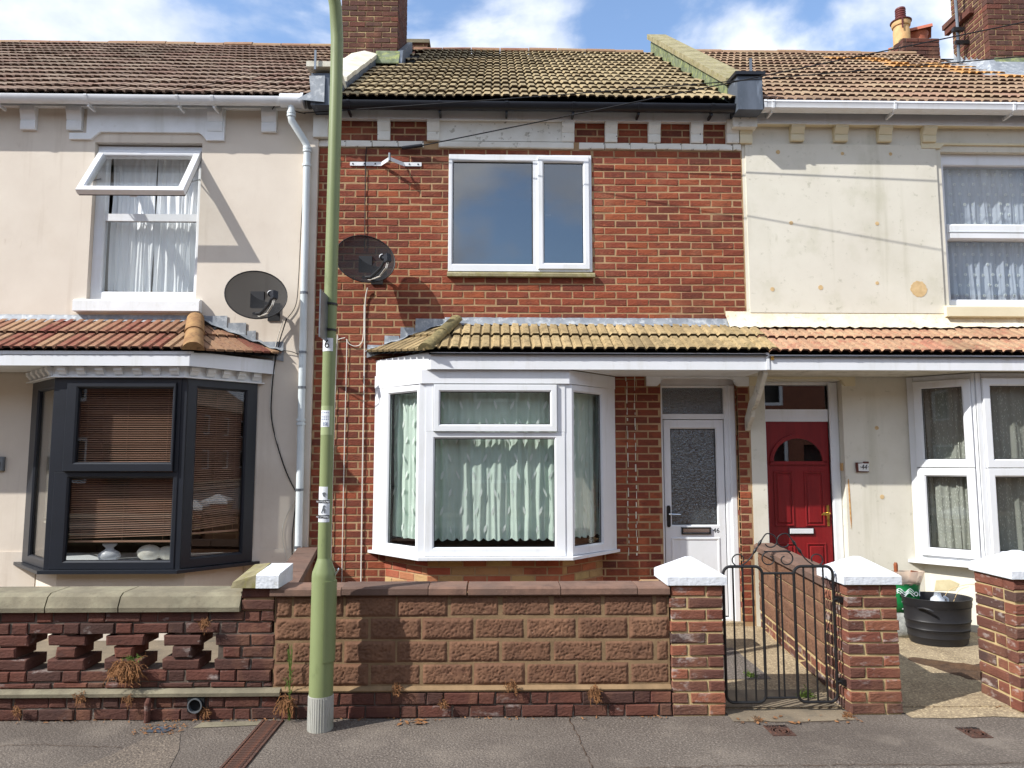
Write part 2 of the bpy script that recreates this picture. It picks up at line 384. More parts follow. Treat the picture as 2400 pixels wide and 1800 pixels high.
tilemat('tile_orange', [S(172,140,112), S(164,130,104), S(178,150,120), S(168,122,100)], [(10, .48, .64, S(154,94,78), .7), (42, .54, .64, S(100,78,62), .75), (9, .58, .7, S(182,162,126), .6), (90, .6, .7, S(196,176,146), .5)], nose=S(80,52,44))
tilemat('tile_red', [S(118,70,60), S(132,82,68), S(152,118,92), S(160,130,102), S(126,74,62), S(154,122,96)], [(10, .50, .66, S(160,132,104), .6), (42, .54, .64, S(78,56,48), .75), (90, .62, .72, S(186,160,130), .5)], nose=S(66,44,38))
pm('tile_lichen', S(184,134,74), S(160,128,92), 16, rough=.95, bump=.6, bscale=60)
pm('hip_moss', S(134,120,82), S(104,96,66), 9, rough=.95, bump=.8, bscale=40, bdist=.008, stains=[(24, .52, .64, S(86,84,58), .8), (14, .56, .66, S(170,150,104), .6)])
pm('hip_brown', S(160,126,84), S(132,98,66), 10, rough=.95, bump=.6, bscale=50, stains=[(30, .56, .66, S(84,66,48), .7)])
pm('ridge_tan', S(176,152,116), S(150,118,94), 8, rough=.95, bump=.4, bscale=50, rand='object', cols=[S(150,130,102), S(156,134,106), S(128,80,68), S(146,124,96), S(136,92,78)], stains=[(30, .56, .68, S(110,92,70), .5)])
pm('block_brown', S(120,88,69), S(107,79,63), 8, rough=.95, bump=.35, bscale=110, bdist=.003, rand='object', cols=[S(117,86,67), S(123,91,71), S(129,96,75), S(119,87,69)], spec=.2,
   stains=[(9, .56, .74, S(92,62,52), .6), (34, .715, .73, S(214,190,176), .9)])
pm('curtain_white', S(246,248,250), S(240,243,246), 3, rough=.9, trans=.08)
pm('curtain_net', S(222,238,226), S(210,228,216), 5, rough=.9, trans=.06, alpha=.93)
pm('curtain_motif', S(240,246,242), None, rough=.9, trans=.2)
pm('curtain_blue', S(210,220,236), S(196,206,224), 5, rough=.9, trans=.1, alpha=.72)
pm('curtain_lace', S(214,216,206), S(200,204,192), 5, rough=.9, trans=.1, alpha=.5)
pm('lace_dash', S(206,210,198), None, rough=.9)
pm('blind_wood', S(182,144,122), S(164,127,106), 6, rough=.5, stretch=(.2, 1, 1))
pm('blind_cream', S(214,206,186), None, rough=.5)
pm('room_wall', S(150,144,132), S(136,130,120), 2, rough=.95)
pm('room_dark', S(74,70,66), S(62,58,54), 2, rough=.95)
pm('plush_white', S(232,228,216), S(214,208,194), 14, rough=.95, bump=.3, bscale=60)
pm('poly_white', S(236,236,238), S(220,222,226), 6, rough=.3, trans=.3)
pm('jug_plastic', S(232,238,244), S(214,222,230), 4, rough=.3, trans=.35)
pm('planter_black', S(40,40,43), S(33,33,36), 6, rough=.48, bump=.12, bscale=50)
pm('bag_green', S(24,120,62), S(18,98,52), 7, rough=.3, bump=.3, bscale=14, bdist=.01)
pm('bag_pale', S(188,192,188), S(120,122,122), 16, rough=.35, bump=.3, bscale=14, bdist=.01)
pm('bag_clear', S(232,214,196), S(216,190,166), 6, rough=.2, alpha=.7, bump=.3, bscale=20)
pm('wood_handle', S(150,82,44), S(116,60,34), 10, rough=.6)
pm('dry_fern', S(146,102,64), S(112,78,50), 12, rough=.95)
pm('green_weed', S(112,134,62), S(88,112,48), 10, rough=.8, trans=.2)
pm('cable_white', S(214,210,200), None, rough=.5)
pm('cable_black', S(24,24,26), None, rough=.6)
pm('rust_stain', S(190,120,60), S(214,180,120), 20, rough=.9)
pm('patch_filler', S(214,186,140), S(196,166,120), 20, rough=.95)
pm('patch_bare', S(196,186,152), S(180,168,134), 10, rough=.95)
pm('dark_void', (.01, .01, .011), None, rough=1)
pm('timber_white', S(222,218,206), S(196,190,174), 6, rough=.8, bump=.2, bscale=30, stains=[(12, .58, .68, S(140,134,118), .7)])
pm('slate_blue', S(72,82,94), S(60,66,74), 6, rough=.7)
glass('glass_clear', refl=1.35); glass('glass_dark', tint=(.5, .53, .55), refl=5.2)
glass('glass_pattern', tint=(.62, .66, .66), rough=.03, bump=1.0, bscale=34, frost=.3, fcol=(.10, .12, .13), refl=4.0)
pm('opp_brick', S(132,84,64), S(118,74,58), 6, rough=.9, stains=[(30, .5, .6, S(144,98,76), .6)])
# ------------------------------------------------------------------ ground
F = 7.26                    # facade plane
W = 4.82                    # front face of the boundary walls
def sheet(name, x0, x1, y0, y1, z, mat, **k):
    o = MB().grid(lambda u, v: (x0+(x1-x0)*u, y0+(y1-y0)*v, z), 1, 1).build(name, MT[mat], None)
    return tag(o, kind=k.get('kind', 'structure'))
sheet('ground', -400, 400, -400, 400, -.16, 'path_concrete')
sheet('road', -60, 60, -4.2, 2.45, -.11, 'road_tarmac')
tag(MB().box(-60, 60, 2.7, W+.12, -.14, 0).build('pavement', MT['asphalt']), kind='structure')
tag(MB().box(-60, 60, 2.45, 2.696, -.15, .004).build('kerb', MT['concrete_coping']), kind='structure')
tag(MB().box(-60, 60, -6.2, -4.2, -.15, .0).build('pavement', MT['asphalt']), kind='structure')
tag(MB().box(-8, -1.5, W+.125, F+.3, -.14, .02).build('garden_yard', MT['path_concrete']), kind='structure')
tag(MB().box(-1.495, 1.44, W+.125, F+.3, -.14, .015).build('garden_yard', MT['path_concrete']), kind='structure')
# path behind the gate: pale concrete, a tarmac patch, a threshold
tag(MB().box(1.445, 2.33, W+.125, F+.3, -.14, .012).build('garden_path', MT['yard_concrete']), kind='structure')
sheet('garden_path', 1.5, 2.06, 5.55, 6.45, .016, 'asphalt_patch')
sheet('garden_path', 1.5, 2.28, 4.94, 5.3, .016, 'path_concrete')
tag(MB().box(2.335, 12, W+.125, F+.3, -.14, .012).build('garden_yard', MT['yard_concrete']), kind='structure')
# worn strip of yard concrete in the open entrance and the bits let into the pavement
def blob(name, pts, z, mat):
    o = MB(); n = len(pts); o.add([(p[0], p[1], z) for p in pts], [tuple(range(n))])
    return tag(o.build(name, MT[mat]), kind='structure')
blob('garden_yard', [(2.66, W-.06), (2.9, W-.08), (3.2, W-.05), (3.42, W-.09), (3.42, W+.13), (2.66, W+.13)], .004, 'yard_concrete')
blob('pavement', [(1.5, W-.1), (1.9, W-.12), (2.28, W-.09), (2.28, W+.13), (1.5, W+.13)], .004, 'path_concrete')
blob('pavement', [(-1.86, 4.68), (-1.47, 4.72), (-1.44, 4.79), (-1.84, 4.78)], .004, 'concrete_coping')
blob('pavement', [(-2.13, 4.62), (-2.0, 4.60), (-1.96, 4.69), (-2.09, 4.71)], .004, 'slate_blue')
blob('pavement', [(-2.3, 4.0), (-1.72, 4.0), (-1.80, 4.35), (-1.9, 4.60), (-2.05, 4.60), (-2.14, 4.3)], .003, 'asphalt_brown')
blob('pavement', [(.42, 2.72), (12, 2.72), (12, 4.05), (.5, 4.02)], .0035, 'asphalt_patch')

# ------------------------------------------------------------------ bricklaying
BC = {}; COUNT = {}
def brick_mesh(w, h, d, key, mat, ch=.006, jit=.0032):
    k = (round(w/.005), round(h/.004), round(d, 2), key, mat)
    if k in BC: return BC[k]
    rng = random.Random(hash(k[:4]) & 0xffff)
    m = MB(); m.box(-w/2, w/2, 0, d, -h/2, h/2, ch=min(ch, w*.3, h*.3))
    for i in range(4, 12):
        p = m.v[i]; m.v[i] = Vector((p.x+rng.uniform(-jit, jit)*1.4, p.y+rng.uniform(-.001, .001)*2, p.z+rng.uniform(-jit, jit)))
    BC[k] = m.mesh('brick', MT[mat]); return BC[k]
def cut(pieces, holes):
    """pieces: (x0,x1,z0,z1) rects minus hole rects"""
    out = pieces
    for hx0, hx1, hz0, hz1 in holes:
        nw = []
        for a, b, c, d in out:
            if b <= hx0 or a >= hx1 or d <= hz0 or c >= hz1: nw.append((a, b, c, d)); continue
            if a < hx0: nw.append((a, hx0, c, d))
            if b > hx1: nw.append((hx1, b, c, d))
            aa, bb = max(a, hx0), min(b, hx1)
            if c < hz0: nw.append((aa, bb, c, hz0))
            if d > hz1: nw.append((aa, bb, hz1, d))
        out = nw
    return out
def courses(x0, x1, z0, z1, bond='stretcher', bl=.215, j=.0078, ch=.075, ph=0.0):
    rects = []; z = z0; i = 0
    while z < z1-.02:
        zt = min(z+ch-j, z1)
        if bond == 'stretcher':
            x = x0-(bl+j)+((i % 2)*(bl+j)/2+ph) % (bl+j)
            while x < x1:
                rects.append((max(x, x0), min(x+bl, x1), z, zt)); x += bl+j
        elif bond == 'flemish':
            hw = .102; unit = bl+hw+2*j
            x = x0-unit+((i % 2)*unit/2+ph) % unit; k = 0
            while x < x1:
                ww = bl if k % 2 == 0 else hw
                rects.append((max(x, x0), min(x+ww, x1), z, zt)); x += ww+j; k += 1
        z += ch; i += 1
    return [r for r in rects if r[1]-r[0] > .022 and r[3]-r[2] > .015]
def lay(parent, kind, rects, M=None, depth=.05, limit=300, out=.0, jit=.002, rest='bricks', name='brick', prot=.0018):
    """lay brick rects on the face frame M; the first `limit` of a parent are objects, the rest one joined part"""
    M = M or Matrix.Translation((0, F, 0)); ang = M.to_euler().z
    extra = MB(M)
    for (a, b, c, d) in rects:
        if b-a < .022 or d-c < .015: continue
        y = -out+random.uniform(-prot, prot)
        n = COUNT.get(parent, 0)
        wj, hj = (b-a)-random.uniform(0, .004), (d-c)-random.uniform(0, .003)
        if n < limit:
            COUNT[parent] = n+1
            me = brick_mesh(wj, hj, depth, random.randrange(5), f'brick_{kind}_object' if kind in ('red', 'old', 'pil', 'chi', 'bay') else kind)
            piece(name, me, parent, M @ Vector(((a+b)/2+random.uniform(-jit, jit), y, (c+d)/2+random.uniform(-jit, jit)*.7)),
                  (0, random.uniform(-.006, .006), ang))
        else:
            extra.box(a, a+wj, y, y+depth, c, c+hj, ch=.006)
    if extra.f:
        o = extra.build(rest, MT[f'brick_{kind}_island' if kind in ('red', 'old', 'pil', 'chi', 'bay') else kind], parent); o['kind'] = 'stuff'

def panel(x0, x1, z0, z1, y0, y1, holes, M=None, mb=None):
    mb = mb or MB(M)
    xs = sorted(set([x0, x1]+[v for h in holes for v in h[:2] if x0 < v < x1]))
    zs = sorted(set([z0, z1]+[v for h in holes for v in h[2:] if z0 < v < z1]))
    def solid(i, j):
        if i < 0 or j < 0 or i >= len(xs)-1 or j >= len(zs)-1: return False
        cx, cz = (xs[i]+xs[i+1])/2, (zs[j]+zs[j+1])/2
        return not any(h[0] < cx < h[1] and h[2] < cz < h[3] for h in holes)
    for i in range(len(xs)-1):
        for j in range(len(zs)-1):
            if not solid(i, j): continue
            a, b, c, d = xs[i], xs[i+1], zs[j], zs[j+1]
            mb.add([(a, y0, c), (b, y0, c), (b, y0, d), (a, y0, d)], [(0, 1, 2, 3)])
            mb.add([(a, y1, c), (b, y1, c), (b, y1, d), (a, y1, d)], [(3, 2, 1, 0)])
            if not solid(i-1, j): mb.add([(a, y0, c), (a, y1, c), (a, y1, d), (a, y0, d)], [(3, 2, 1, 0)])
            if not solid(i+1, j): mb.add([(b, y0, c), (b, y1, c), (b, y1, d), (b, y0, d)], [(0, 1, 2, 3)])
            if not solid(i, j-1): mb.add([(a, y0, c), (b, y0, c), (b, y1, c), (a, y1, c)], [(3, 2, 1, 0)])
            if not solid(i, j+1): mb.add([(a, y0, d), (b, y0, d), (b, y1, d), (a, y1, d)], [(0, 1, 2, 3)])
    return mb

# ------------------------------------------------------------------ the three houses
left = thing('terraced_house', (-4.4, F, 0), 'terraced house with pale pink rendered front and dark-framed bay window', 'house')
mid = thing('terraced_house', (.36, F, 0), 'red brick terraced house with white bay window and white half-glazed door', 'house')
right = thing('terraced_house', (5.0, F, 0), 'cream rendered terraced house with a dark red front door', 'house')
XL, XM, XR, XE, XW = -8.0, -1.83, 2.565, 8.6, -8.0

def room(parent, x0, x1, z0, z1, mat='room_wall', depth=2.2, y0=F+.26):
    m = MB(); y1 = y0+depth
    m.add([(x0, y0, z0), (x1, y0, z0), (x1, y1, z0), (x0, y1, z0), (x0, y0, z1), (x1, y0, z1), (x1, y1, z1), (x0, y1, z1)],
          [(0, 1, 2, 3), (7, 6, 5, 4), (1, 5, 6, 2), (2, 6, 7, 3), (3, 7, 4, 0)])
    return m.build('room', MT[mat], parent)

# left: rendered
LH = [(-4.12, -3.03, 3.245, 4.885), (-4.52, -2.43, .66, 2.45)]
panel(XL, XM-.05, 0, 5.34, F, F+.25, LH).build('wall', MT['render_pink'], left)
panel(XL, -4.45, 0, .752, F-.014, F-.002, []).build('wall_plinth', MT['render_pink'], left)
panel(-2.45, XM-.055, 0, .77, F-.012, F-.002, []).build('wall_plinth', MT['render_pink'], left)
MB().box(XM-.12, XM-.002, F-.045, F-.001, .0, 5.0).build('pilaster', MT['render_pink'], left)
room(left, -5.2, -2.0, 3.0, 5.2); room(left, -5.2, -2.0, .3, 2.75, 'room_dark')
# middle: brick
MHOLES = [(-.495, .985, 3.548, 4.79), (-1.14, 1.12, .74, 2.42), (1.66, 2.44, 0, 2.47)]
panel(XM, XR, 0, 5.34, F+.0035, F+.25, MHOLES).build('mortar_bed', MT['mortar_tan'], mid)
room(mid, 1.55, 2.55, 0, 2.6, 'room_dark', 3.0, F+.27); room(mid, -1.7, 2.4, 3.05, 5.2, 'room_dark'); room(mid, -1.7, 1.5, .3, 2.75, 'room_dark'); 
z0 = 4.854-.075*64+.0
hide = [(-1.06, 1.02, -.1, .74), (-.84, XR, 2.56, 3.0), (-1.16, 1.14, 2.3, 2.6), (1.50, 2.56, 2.375, 2.56)]
up = cut(courses(XM, XR-.012, 4.854-.075*24, 4.849, ph=.05), MHOLES+hide)
lo = cut(courses(XM, XR-.012, 4.854-.075*64+.0, 4.854-.075*24-.01, ph=.02), MHOLES+hide)
up = [r for r in up if r[2] > 3.0]+[r for r in up if r[2] <= 3.0]
full = [r for r in up if r[1]-r[0] > .15]; part = [r for r in up if r[1]-r[0] <= .15]
lay(mid, 'red', full+part+lo, limit=300)
frz = courses(XM, XR-.01, 4.93, 5.20, ph=.1)
lay(mid, 'red', frz, limit=300)
# white painted string course
for r in cut(courses(XM-.02, XR-.01, 4.856, 4.922, bl=.262, j=.006, ph=.03), []):
    if r[1] < -.58 or r[0] > .80:
        piece('painted_brick', brick_mesh(r[1]-r[0], .064, .07, random.randrange(4), 'peeling_paint'), mid, ((r[0]+r[1])/2, F-.022, 4.888))
MB().box(-.60, .80, F-.03, F+.05, 4.856, 4.920, ch=.006).build('window_head', MT['peeling_paint'], mid)
MB().box(-.592, .682, F-.02, F+.03, 4.928, 5.20).build('head_panel', MT['peeling_paint'], mid)
# right: cream render
RH = [(4.67, 5.78, 3.222, 4.868), (4.25, 6.5, .66, 2.45), (2.715, 3.51, 0, 2.44)]
panel(XR, XE, 0, 5.34, F, F+.25, RH).build('wall', MT['render_cream'], right)
panel(XR+.03, 4.612, 3.137, 4.93, F-.016, F-.002, []).build('render_coat', MT['render_cream'], right)
room(right, 2.6, 3.62, 0, 2.6, 'room_dark', 3.0, F+.27); room(right, 3.8, 7.2, 3.0, 5.2); room(right, 3.7, 7.2, .3, 2.75, 'room_dark')

# ------------------------------------------------------------------ windows (built in a face frame: x along, -y outwards)
def casement(parent, M, o, g, mat, glassmat='glass_clear', y0=-.05, y1=.02, name='window', yg=None, ch=.014):
    """one framed light: outer rect o, glass rect g; frame part with a pane sub-part"""
    fr = MB(M).ring(o, g, y0, y1, ch).build(name, MT[mat], parent)
    yg = y0+.03 if yg is None else yg
    MB(M).box(g[0]-.006, g[1]+.006, yg, yg+.006, g[2]-.006, g[3]+.006).build('pane', MT[glassmat], fr)
    # black gasket round the glass
    MB(M).ring((g[0]-.004, g[1]+.004, g[2]-.004, g[3]+.004), (g[0]+.006, g[1]-.006, g[2]+.006, g[3]-.006), yg-.006, yg-.001, .001).build('gasket', MT['black_plastic'], fr)
    return fr
FM = Matrix.Translation((0, F, 0))
# middle upstairs: fixed light and a side-hung sash
o = MB(FM).ring((-.493, .983, 3.55, 4.788), (-.45, .94, 3.63, 4.715), -.012, .06).build('window_frame', MT['upvc'], mid)
MB(FM).box(.376, .435, -.010, .06, 3.62, 4.72).build('mullion', MT['upvc'], o)
MB(FM).box(-.452, .374, .022, .028, 3.628, 4.718).build('pane', MT['glass_dark'], o)
MB(FM).ring((-.454, .376, 3.626, 4.719), (-.443, .365, 3.637, 4.708), .014, .020, .001).build('gasket', MT['black_plastic'], o)
sash = casement(mid, FM, (.425, .955, 3.575, 4.765), (.487, .893, 3.64, 4.70), 'upvc', 'glass_dark', y0=-.03, y1=.05, name='window_sash', yg=.0)
MB(FM).box(.49, .56, .02, .034, 4.15, 4.168).build('handle', MT['upvc'], sash)
MB().prism([(F+.05, 3.552), (F-.005, 3.545), (F-.05, 3.520), (F-.05, 3.492), (F+.02, 3.492)], 'x', -.50, 1.005).build('window_sill', MT['mossy_concrete'], mid)
# left upstairs: fixed lower light, top-hung sash swung open
WF = Matrix.Translation((0, F+.10, 0))
o = MB(WF).ring((-4.12, -3.03, 3.245, 4.87), (-4.015, -3.085, 3.34, 4.80), -.04, .03).build('window_frame', MT['upvc'], left)
MB(WF).box(-4.03, -3.07, -.03, .02, 4.08, 4.155).build('transom', MT['upvc'], o)
MB(WF).box(-4.02, -3.08, -.004, .002, 3.335, 4.085).build('pane', MT['glass_clear'], o)
ang = R(34); hz = 4.80
SM = Matrix.Translation((0, F+.055, hz)) @ Matrix.Rotation(-ang, 4, 'X')
sash = MB(SM).ring((-4.09, -3.05, -.68, 0), (-4.02, -3.12, -.61, -.07), -.03, .03).build('window_sash', MT['upvc'], left)
MB(SM).box(-4.025, -3.115, -.003, .003, -.615, -.065).build('pane', MT['glass_clear'], sash)
MB(SM).ring((-4.085, -3.055, -.675, -.005), (-4.06, -3.08, -.65, -.03), .0305, .045, .002).build('seal', MT['black_plastic'], sash)
for x in (-4.075, -3.065):
    MB().tube([SM @ Vector((x, .04, -.45)), (x, F+.06, 4.52)], .007, 6).build('stay', MT['metal_grey'], sash)
MB(SM).box(-3.60, -3.53, .03, .06, -.67, -.64).build('handle', MT['upvc'], sash)
MB().prism([(F+.12, 3.25), (F-.055, 3.235), (F-.075, 3.215), (F-.075, 3.115), (F+.05, 3.105)], 'x', -4.21, -2.965).build('window_sill', MT['white_paint'], left)
head = [(-4.37, 4.905), (-4.155, 4.905), (-4.10, 4.955), (-4.06, 4.985), (-3.06, 4.985), (-3.02, 4.955), (-2.98, 4.905), (-2.80, 4.905), (-2.80, 4.98), (-2.80, 5.25), (-4.20, 5.25), (-4.20, 4.97), (-4.37, 4.97)]
MB().prism(head, 'y', F-.03, F+.02).build('window_head', MT['white_paint'], left)
# right upstairs
o = MB(WF).ring((4.67, 5.78, 3.222, 4.868), (4.735, 5.715, 3.30, 4.74), -.04, .03).build('window_frame', MT['upvc'], right)
MB(WF).box(4.73, 5.72, -.06, .025, 3.93, 4.105, ch=.02).build('transom', MT['upvc'], o)
MB(WF).box(4.73, 5.72, -.066, -.058, 4.012, 4.020).build('transom_groove', MT['pipe_grey'], o)
MB(WF).box(4.73, 5.72, -.005, .001, 4.10, 4.745).build('pane', MT['glass_clear'], o)
MB(WF).box(4.73, 5.72, -.005, .001, 3.295, 3.935).build('pane', MT['glass_clear'], o)
MB().prism([(F+.12, 3.225), (F-.05, 3.21), (F-.065, 3.195), (F-.065, 3.10), (F+.05, 3.09)], 'x', 4.60, 5.85).build('window_sill', MT['render_yellow'], right)
MB().prism([(4.46, 4.895), (4.66, 4.895), (4.70, 4.935), (5.78, 4.935), (5.83, 4.895), (5.99, 4.895), (5.99, 4.955), (4.46, 4.955)], 'y', F-.024, F+.02).build('window_head', MT['render_yellow'], right)

# ------------------------------------------------------------------ bays
def slab(parent, name, pts, z0, z1, mat, **k):
    return MB().prism(pts, 'z', z0, z1).build(name, MT[mat], parent, **k)
def faces3(p): return [(p[0], p[1]), (p[1], p[2]), (p[2], p[3])]
def flen(a, b): return math.hypot(b[0]-a[0], b[1]-a[1])
# middle bay
BP = [(-1.2, F), (-.68, 6.74), (.67, 6.74), (1.185, F)]
base = [(-1.09, F), (-.63, 6.82), (.62, 6.82), (1.06, F)]
MB().prism([(p[0]*.995, p[1]+.004) for p in base], 'z', 0, .735).build('bay_base', MT['mortar_tan'], mid)
for a, b in faces3(base):
    lay(mid, 'bay', courses(0, flen(a, b), .735-.075*9, .73, ph=random.uniform(0, .2)), frameM(a, b), depth=.03, limit=340)
slab(mid, 'bay_sill', [(-1.255, F-.002), (-.70, 6.66), (.70, 6.66), (1.228, F-.002)], .736, .762, 'upvc')
for i, (a, b) in enumerate(faces3(BP)):
    M = frameM(a, b); L_ = flen(a, b)
    if i == 0:
        MB(M).box(0, .165, -.012, .05, .763, 2.345).build('bay_post', MT['upvc'], mid)
        casement(mid, M, (.17, L_-.03, .765, 2.343), (.235, L_-.075, .845, 2.275), 'upvc', y0=-.02, name='window_frame')
    elif i == 2:
        MB(M).box(L_-.165, L_, -.012, .05, .763, 2.345).build('bay_post', MT['upvc'], mid)
        casement(mid, M, (.03, L_-.17, .765, 2.343), (.075, L_-.235, .845, 2.275), 'upvc', y0=-.02, name='window_frame')
    else:
        casement(mid, M, (.03, L_-.03, .765, 1.895), (.114, L_-.128, .845, 1.835), 'upvc', y0=-.02, name='window_frame')
        MB(M).box(.03, .10, -.02, .04, 1.897, 2.343).build('window_frame', MT['upvc'], mid)
        MB(M).box(L_-.10, L_-.03, -.02, .04, 1.897, 2.343).build('window_frame', MT['upvc'], mid)
        s_ = casement(mid, M, (.105, L_-.105, 1.90, 2.335), (.163, L_-.168, 1.965, 2.268), 'upvc', y0=-.045, name='window_sash')
for p in (BP[1], BP[2]):
    q = -1 if p[0] < 0 else 1
    MB().prism([(p[0]-.045, p[1]+.05), (p[0]-.035*(1 if q > 0 else 1), p[1]-.012), (p[0]+.035, p[1]-.012), (p[0]+.045, p[1]+.05)], 'z', .7635, 2.344).build('bay_post', MT['upvc'], mid)
fz = [(-1.215, F-.003), (-.692, 6.705), (.682, 6.705), (1.20, F-.003)]
slab(mid, 'frieze', fz, 2.346, 2.472, 'upvc')
# fascia of the middle bay and door hood
fo = [(-1.205, F-.003), (-.605, 6.66), (2.525, 6.66), (2.525, 6.685), (-.595, 6.685), (-1.18, F-.003)]
slab(mid, 'fascia', fo, 2.4735, 2.632, 'upvc')
slab(mid, 'soffit', [(1.215, F-.02), (.70, 6.69), (2.52, 6.69), (2.52, F-.02)], 2.476, 2.49, 'white_paint')
# left bay
LB = [(-4.57, F), (-4.03, 6.74), (-2.88, 6.74), (-2.385, F)]
lbase = [(-4.45, F), (-3.98, 6.80), (-2.83, 6.80), (-2.46, F)]
slab(left, 'bay_base', lbase, 0, .628, 'render_pink')
slab(left, 'bay_sill', [(-4.66, F-.016), (-4.07, 6.655), (-2.84, 6.655), (-2.297, F-.016)], .629, .658, 'anthracite')
for i, (a, b) in enumerate(faces3(LB)):
    M = frameM(a, b); L_ = flen(a, b)
    if i == 0:
        casement(left, M, (0, L_-.02, .66, 2.40), (.20, L_-.075, .74, 2.30), 'anthracite', y0=-.02, name='window_frame')
    elif i == 2:
        casement(left, M, (.02, L_-.002, .66, 2.40), (.12, L_-.12, .75, 2.31), 'anthracite', y0=-.02, name='window_frame')
    else:
        casement(left, M, (.02, L_-.02, .66, 1.53), (.15, L_-.065, .735, 1.475), 'anthracite', y0=-.02, name='window_frame')
        MB(M).box(.02, .10, -.02, .04, 1.531, 2.40).build('window_frame', MT['anthracite'], left)
        MB(M).box(L_-.055, L_-.02, -.02, .04, 1.531, 2.40).build('window_frame', MT['anthracite'], left)
        MB(M).box(.10, L_-.055, -.02, .04, 2.35, 2.40).build('window_frame', MT['anthracite'], left)
        casement(left, M, (.105, L_-.06, 1.535, 2.348), (.205, L_-.085, 1.615, 2.295), 'anthracite', y0=-.05, name='window_sash')
for p in (LB[1], LB[2]):
    MB().prism([(p[0]-.045, p[1]+.05), (p[0]-.03, p[1]-.012), (p[0]+.03, p[1]-.012), (p[0]+.045, p[1]+.05)], 'z', .6605, 2.40).build('bay_post', MT['anthracite'], left)
co = [(-4.62, F-.003), (-4.05, 6.70), (-2.865, 6.70), (-2.34, F-.003)]
cr = slab(left, 'cornice', co, 2.402, 2.50, 'white_paint')
co2 = [(-4.66, F-.003), (-4.065, 6.675), (-2.855, 6.675), (-2.31, F-.003)]
slab(left, 'cornice_bead', co2, 2.392, 2.404, 'white_paint')
for i, (a, b) in enumerate(faces3(co)):
    M = frameM(a, b); L_ = flen(a, b); n = max(2, int(L_/.150)); 
    for k in range(n):
        x = (k+.5)*L_/n
        MB(M).prism([(0, 2.415), (-.02, 2.418), (-.032, 2.44), (-.05, 2.455), (-.055, 2.487), (0, 2.487)], 'x', x-.036, x+.036).build('dentil', MT['white_paint'], cr)
slab(left, 'fascia', [(XL, 6.605), (-2.79, 6.605), (-2.215, F-.003), (-2.25, F-.003), (-2.80, 6.63), (XL, 6.63)], 2.49, 2.625, 'upvc')
slab(left, 'soffit', [(XL, 6.632), (-2.81, 6.632), (-2.26, F-.02), (XL, F-.02)], 2.502, 2.512, 'white_paint')
# right bay
RB = [(4.185, F), (4.6, 6.84), (6.1, 6.84), (6.52, F)]
slab(right, 'bay_base', [(4.26, F), (4.64, 6.88), (6.06, 6.88), (6.44, F)], 0, .625, 'render_cream')
slab(right, 'bay_sill', [(4.10, F-.003), (4.56, 6.77), (6.14, 6.77), (6.6, F-.003)], .627, .655, 'upvc')
for i, (a, b) in enumerate(faces3(RB)):
    M = frameM(a, b); L_ = flen(a, b)
    lights = [(.06, L_-.03)] if i != 1 else [(.05, L_/2-.02), (L_/2+.02, L_-.05)]
    MB(M).box(0, .055 if i != 1 else .045, -.02, .05, .657, 2.47).build('bay_post', MT['upvc'], right)
    MB(M).box(L_-.028 if i != 1 else L_-.045, L_, -.02, .05, .657, 2.47).build('bay_post', MT['upvc'], right)
    MB(M).box(.056, L_-.029, -.012, .05, 2.425, 2.47).build('window_frame', MT['upvc'], right)
    MB(M).box(.056, L_-.029, -.012, .05, .657, .70).build('window_frame', MT['upvc'], right)
    for (u0, u1) in lights:
        casement(right, M, (u0, u1, 1.565, 2.42), (u0+.075, u1-.075, 1.645, 2.345), 'upvc', y0=-.045, name='window_sash')
        casement(right, M, (u0, u1, .705, 1.558), (u0+.075, u1-.075, .785, 1.478), 'upvc', y0=-.045, name='window_sash')
slab(right, 'fascia', [(2.53, 6.655), (XE, 6.655), (XE, 6.68), (2.53, 6.68)], 2.474, 2.618, 'upvc')
MB().box(2.517, 2.545, 6.645, 6.655, 2.474, 2.635).build('fascia_joint', MT['upvc'], right)
slab(right, 'soffit', [(2.526, 6.685), (XE, 6.685), (XE, F-.02), (2.526, F-.02)], 2.478, 2.49, 'timber_white')
MB().box(2.555, 2.585, 6.635, 6.644, 2.565, 2.60).build('hook', MT['brass'], right)

# cracks and a reinstatement joint in the tarmac
def crack(pts, w_, seed):
    rng = random.Random(seed); m = MB(); P_ = []
    for (a, b) in zip(pts[:-1], pts[1:]):
        n = max(2, int(math.hypot(b[0]-a[0], b[1]-a[1])/.03))
        P_ += [(a[0]+(b[0]-a[0])*k/n+rng.gauss(0, .006), a[1]+(b[1]-a[1])*k/n+rng.gauss(0, .006)) for k in range(n)]
    for a, b in zip(P_[:-1], P_[1:]):
        q = w_*rng.uniform(.4, 1.2); dx, dy = b[0]-a[0], b[1]-a[1]; l = math.hypot(dx, dy) or 1; nx_, ny_ = -dy/l*q, dx/l*q
        m.add([(a[0]+nx_, a[1]+ny_, .0048), (a[0]-nx_, a[1]-ny_, .0048), (b[0]-nx_, b[1]-ny_, .0048), (b[0]+nx_, b[1]+ny_, .0048)], [(0, 1, 2, 3)])
    tag(m.build('pavement_crack', MT['soil']), kind='structure')
crack([(.47, W), (.49, 4.5), (.52, 4.0), (.5, 3.4)], .0028, 1)
crack([(.5, 4.04), (1.4, 4.06), (2.6, 4.05), (3.4, 4.1)], .0026, 2)
crack([(-3.3, 4.40), (-2.6, 4.44), (-2.1, 4.38)], .002, 3)
crack([(1.5, W-.11), (1.9, W-.13), (2.28, W-.10)], .003, 4)
# ------------------------------------------------------------------ doors
DY = 7.40
DM = Matrix.Translation((0, DY, 0))
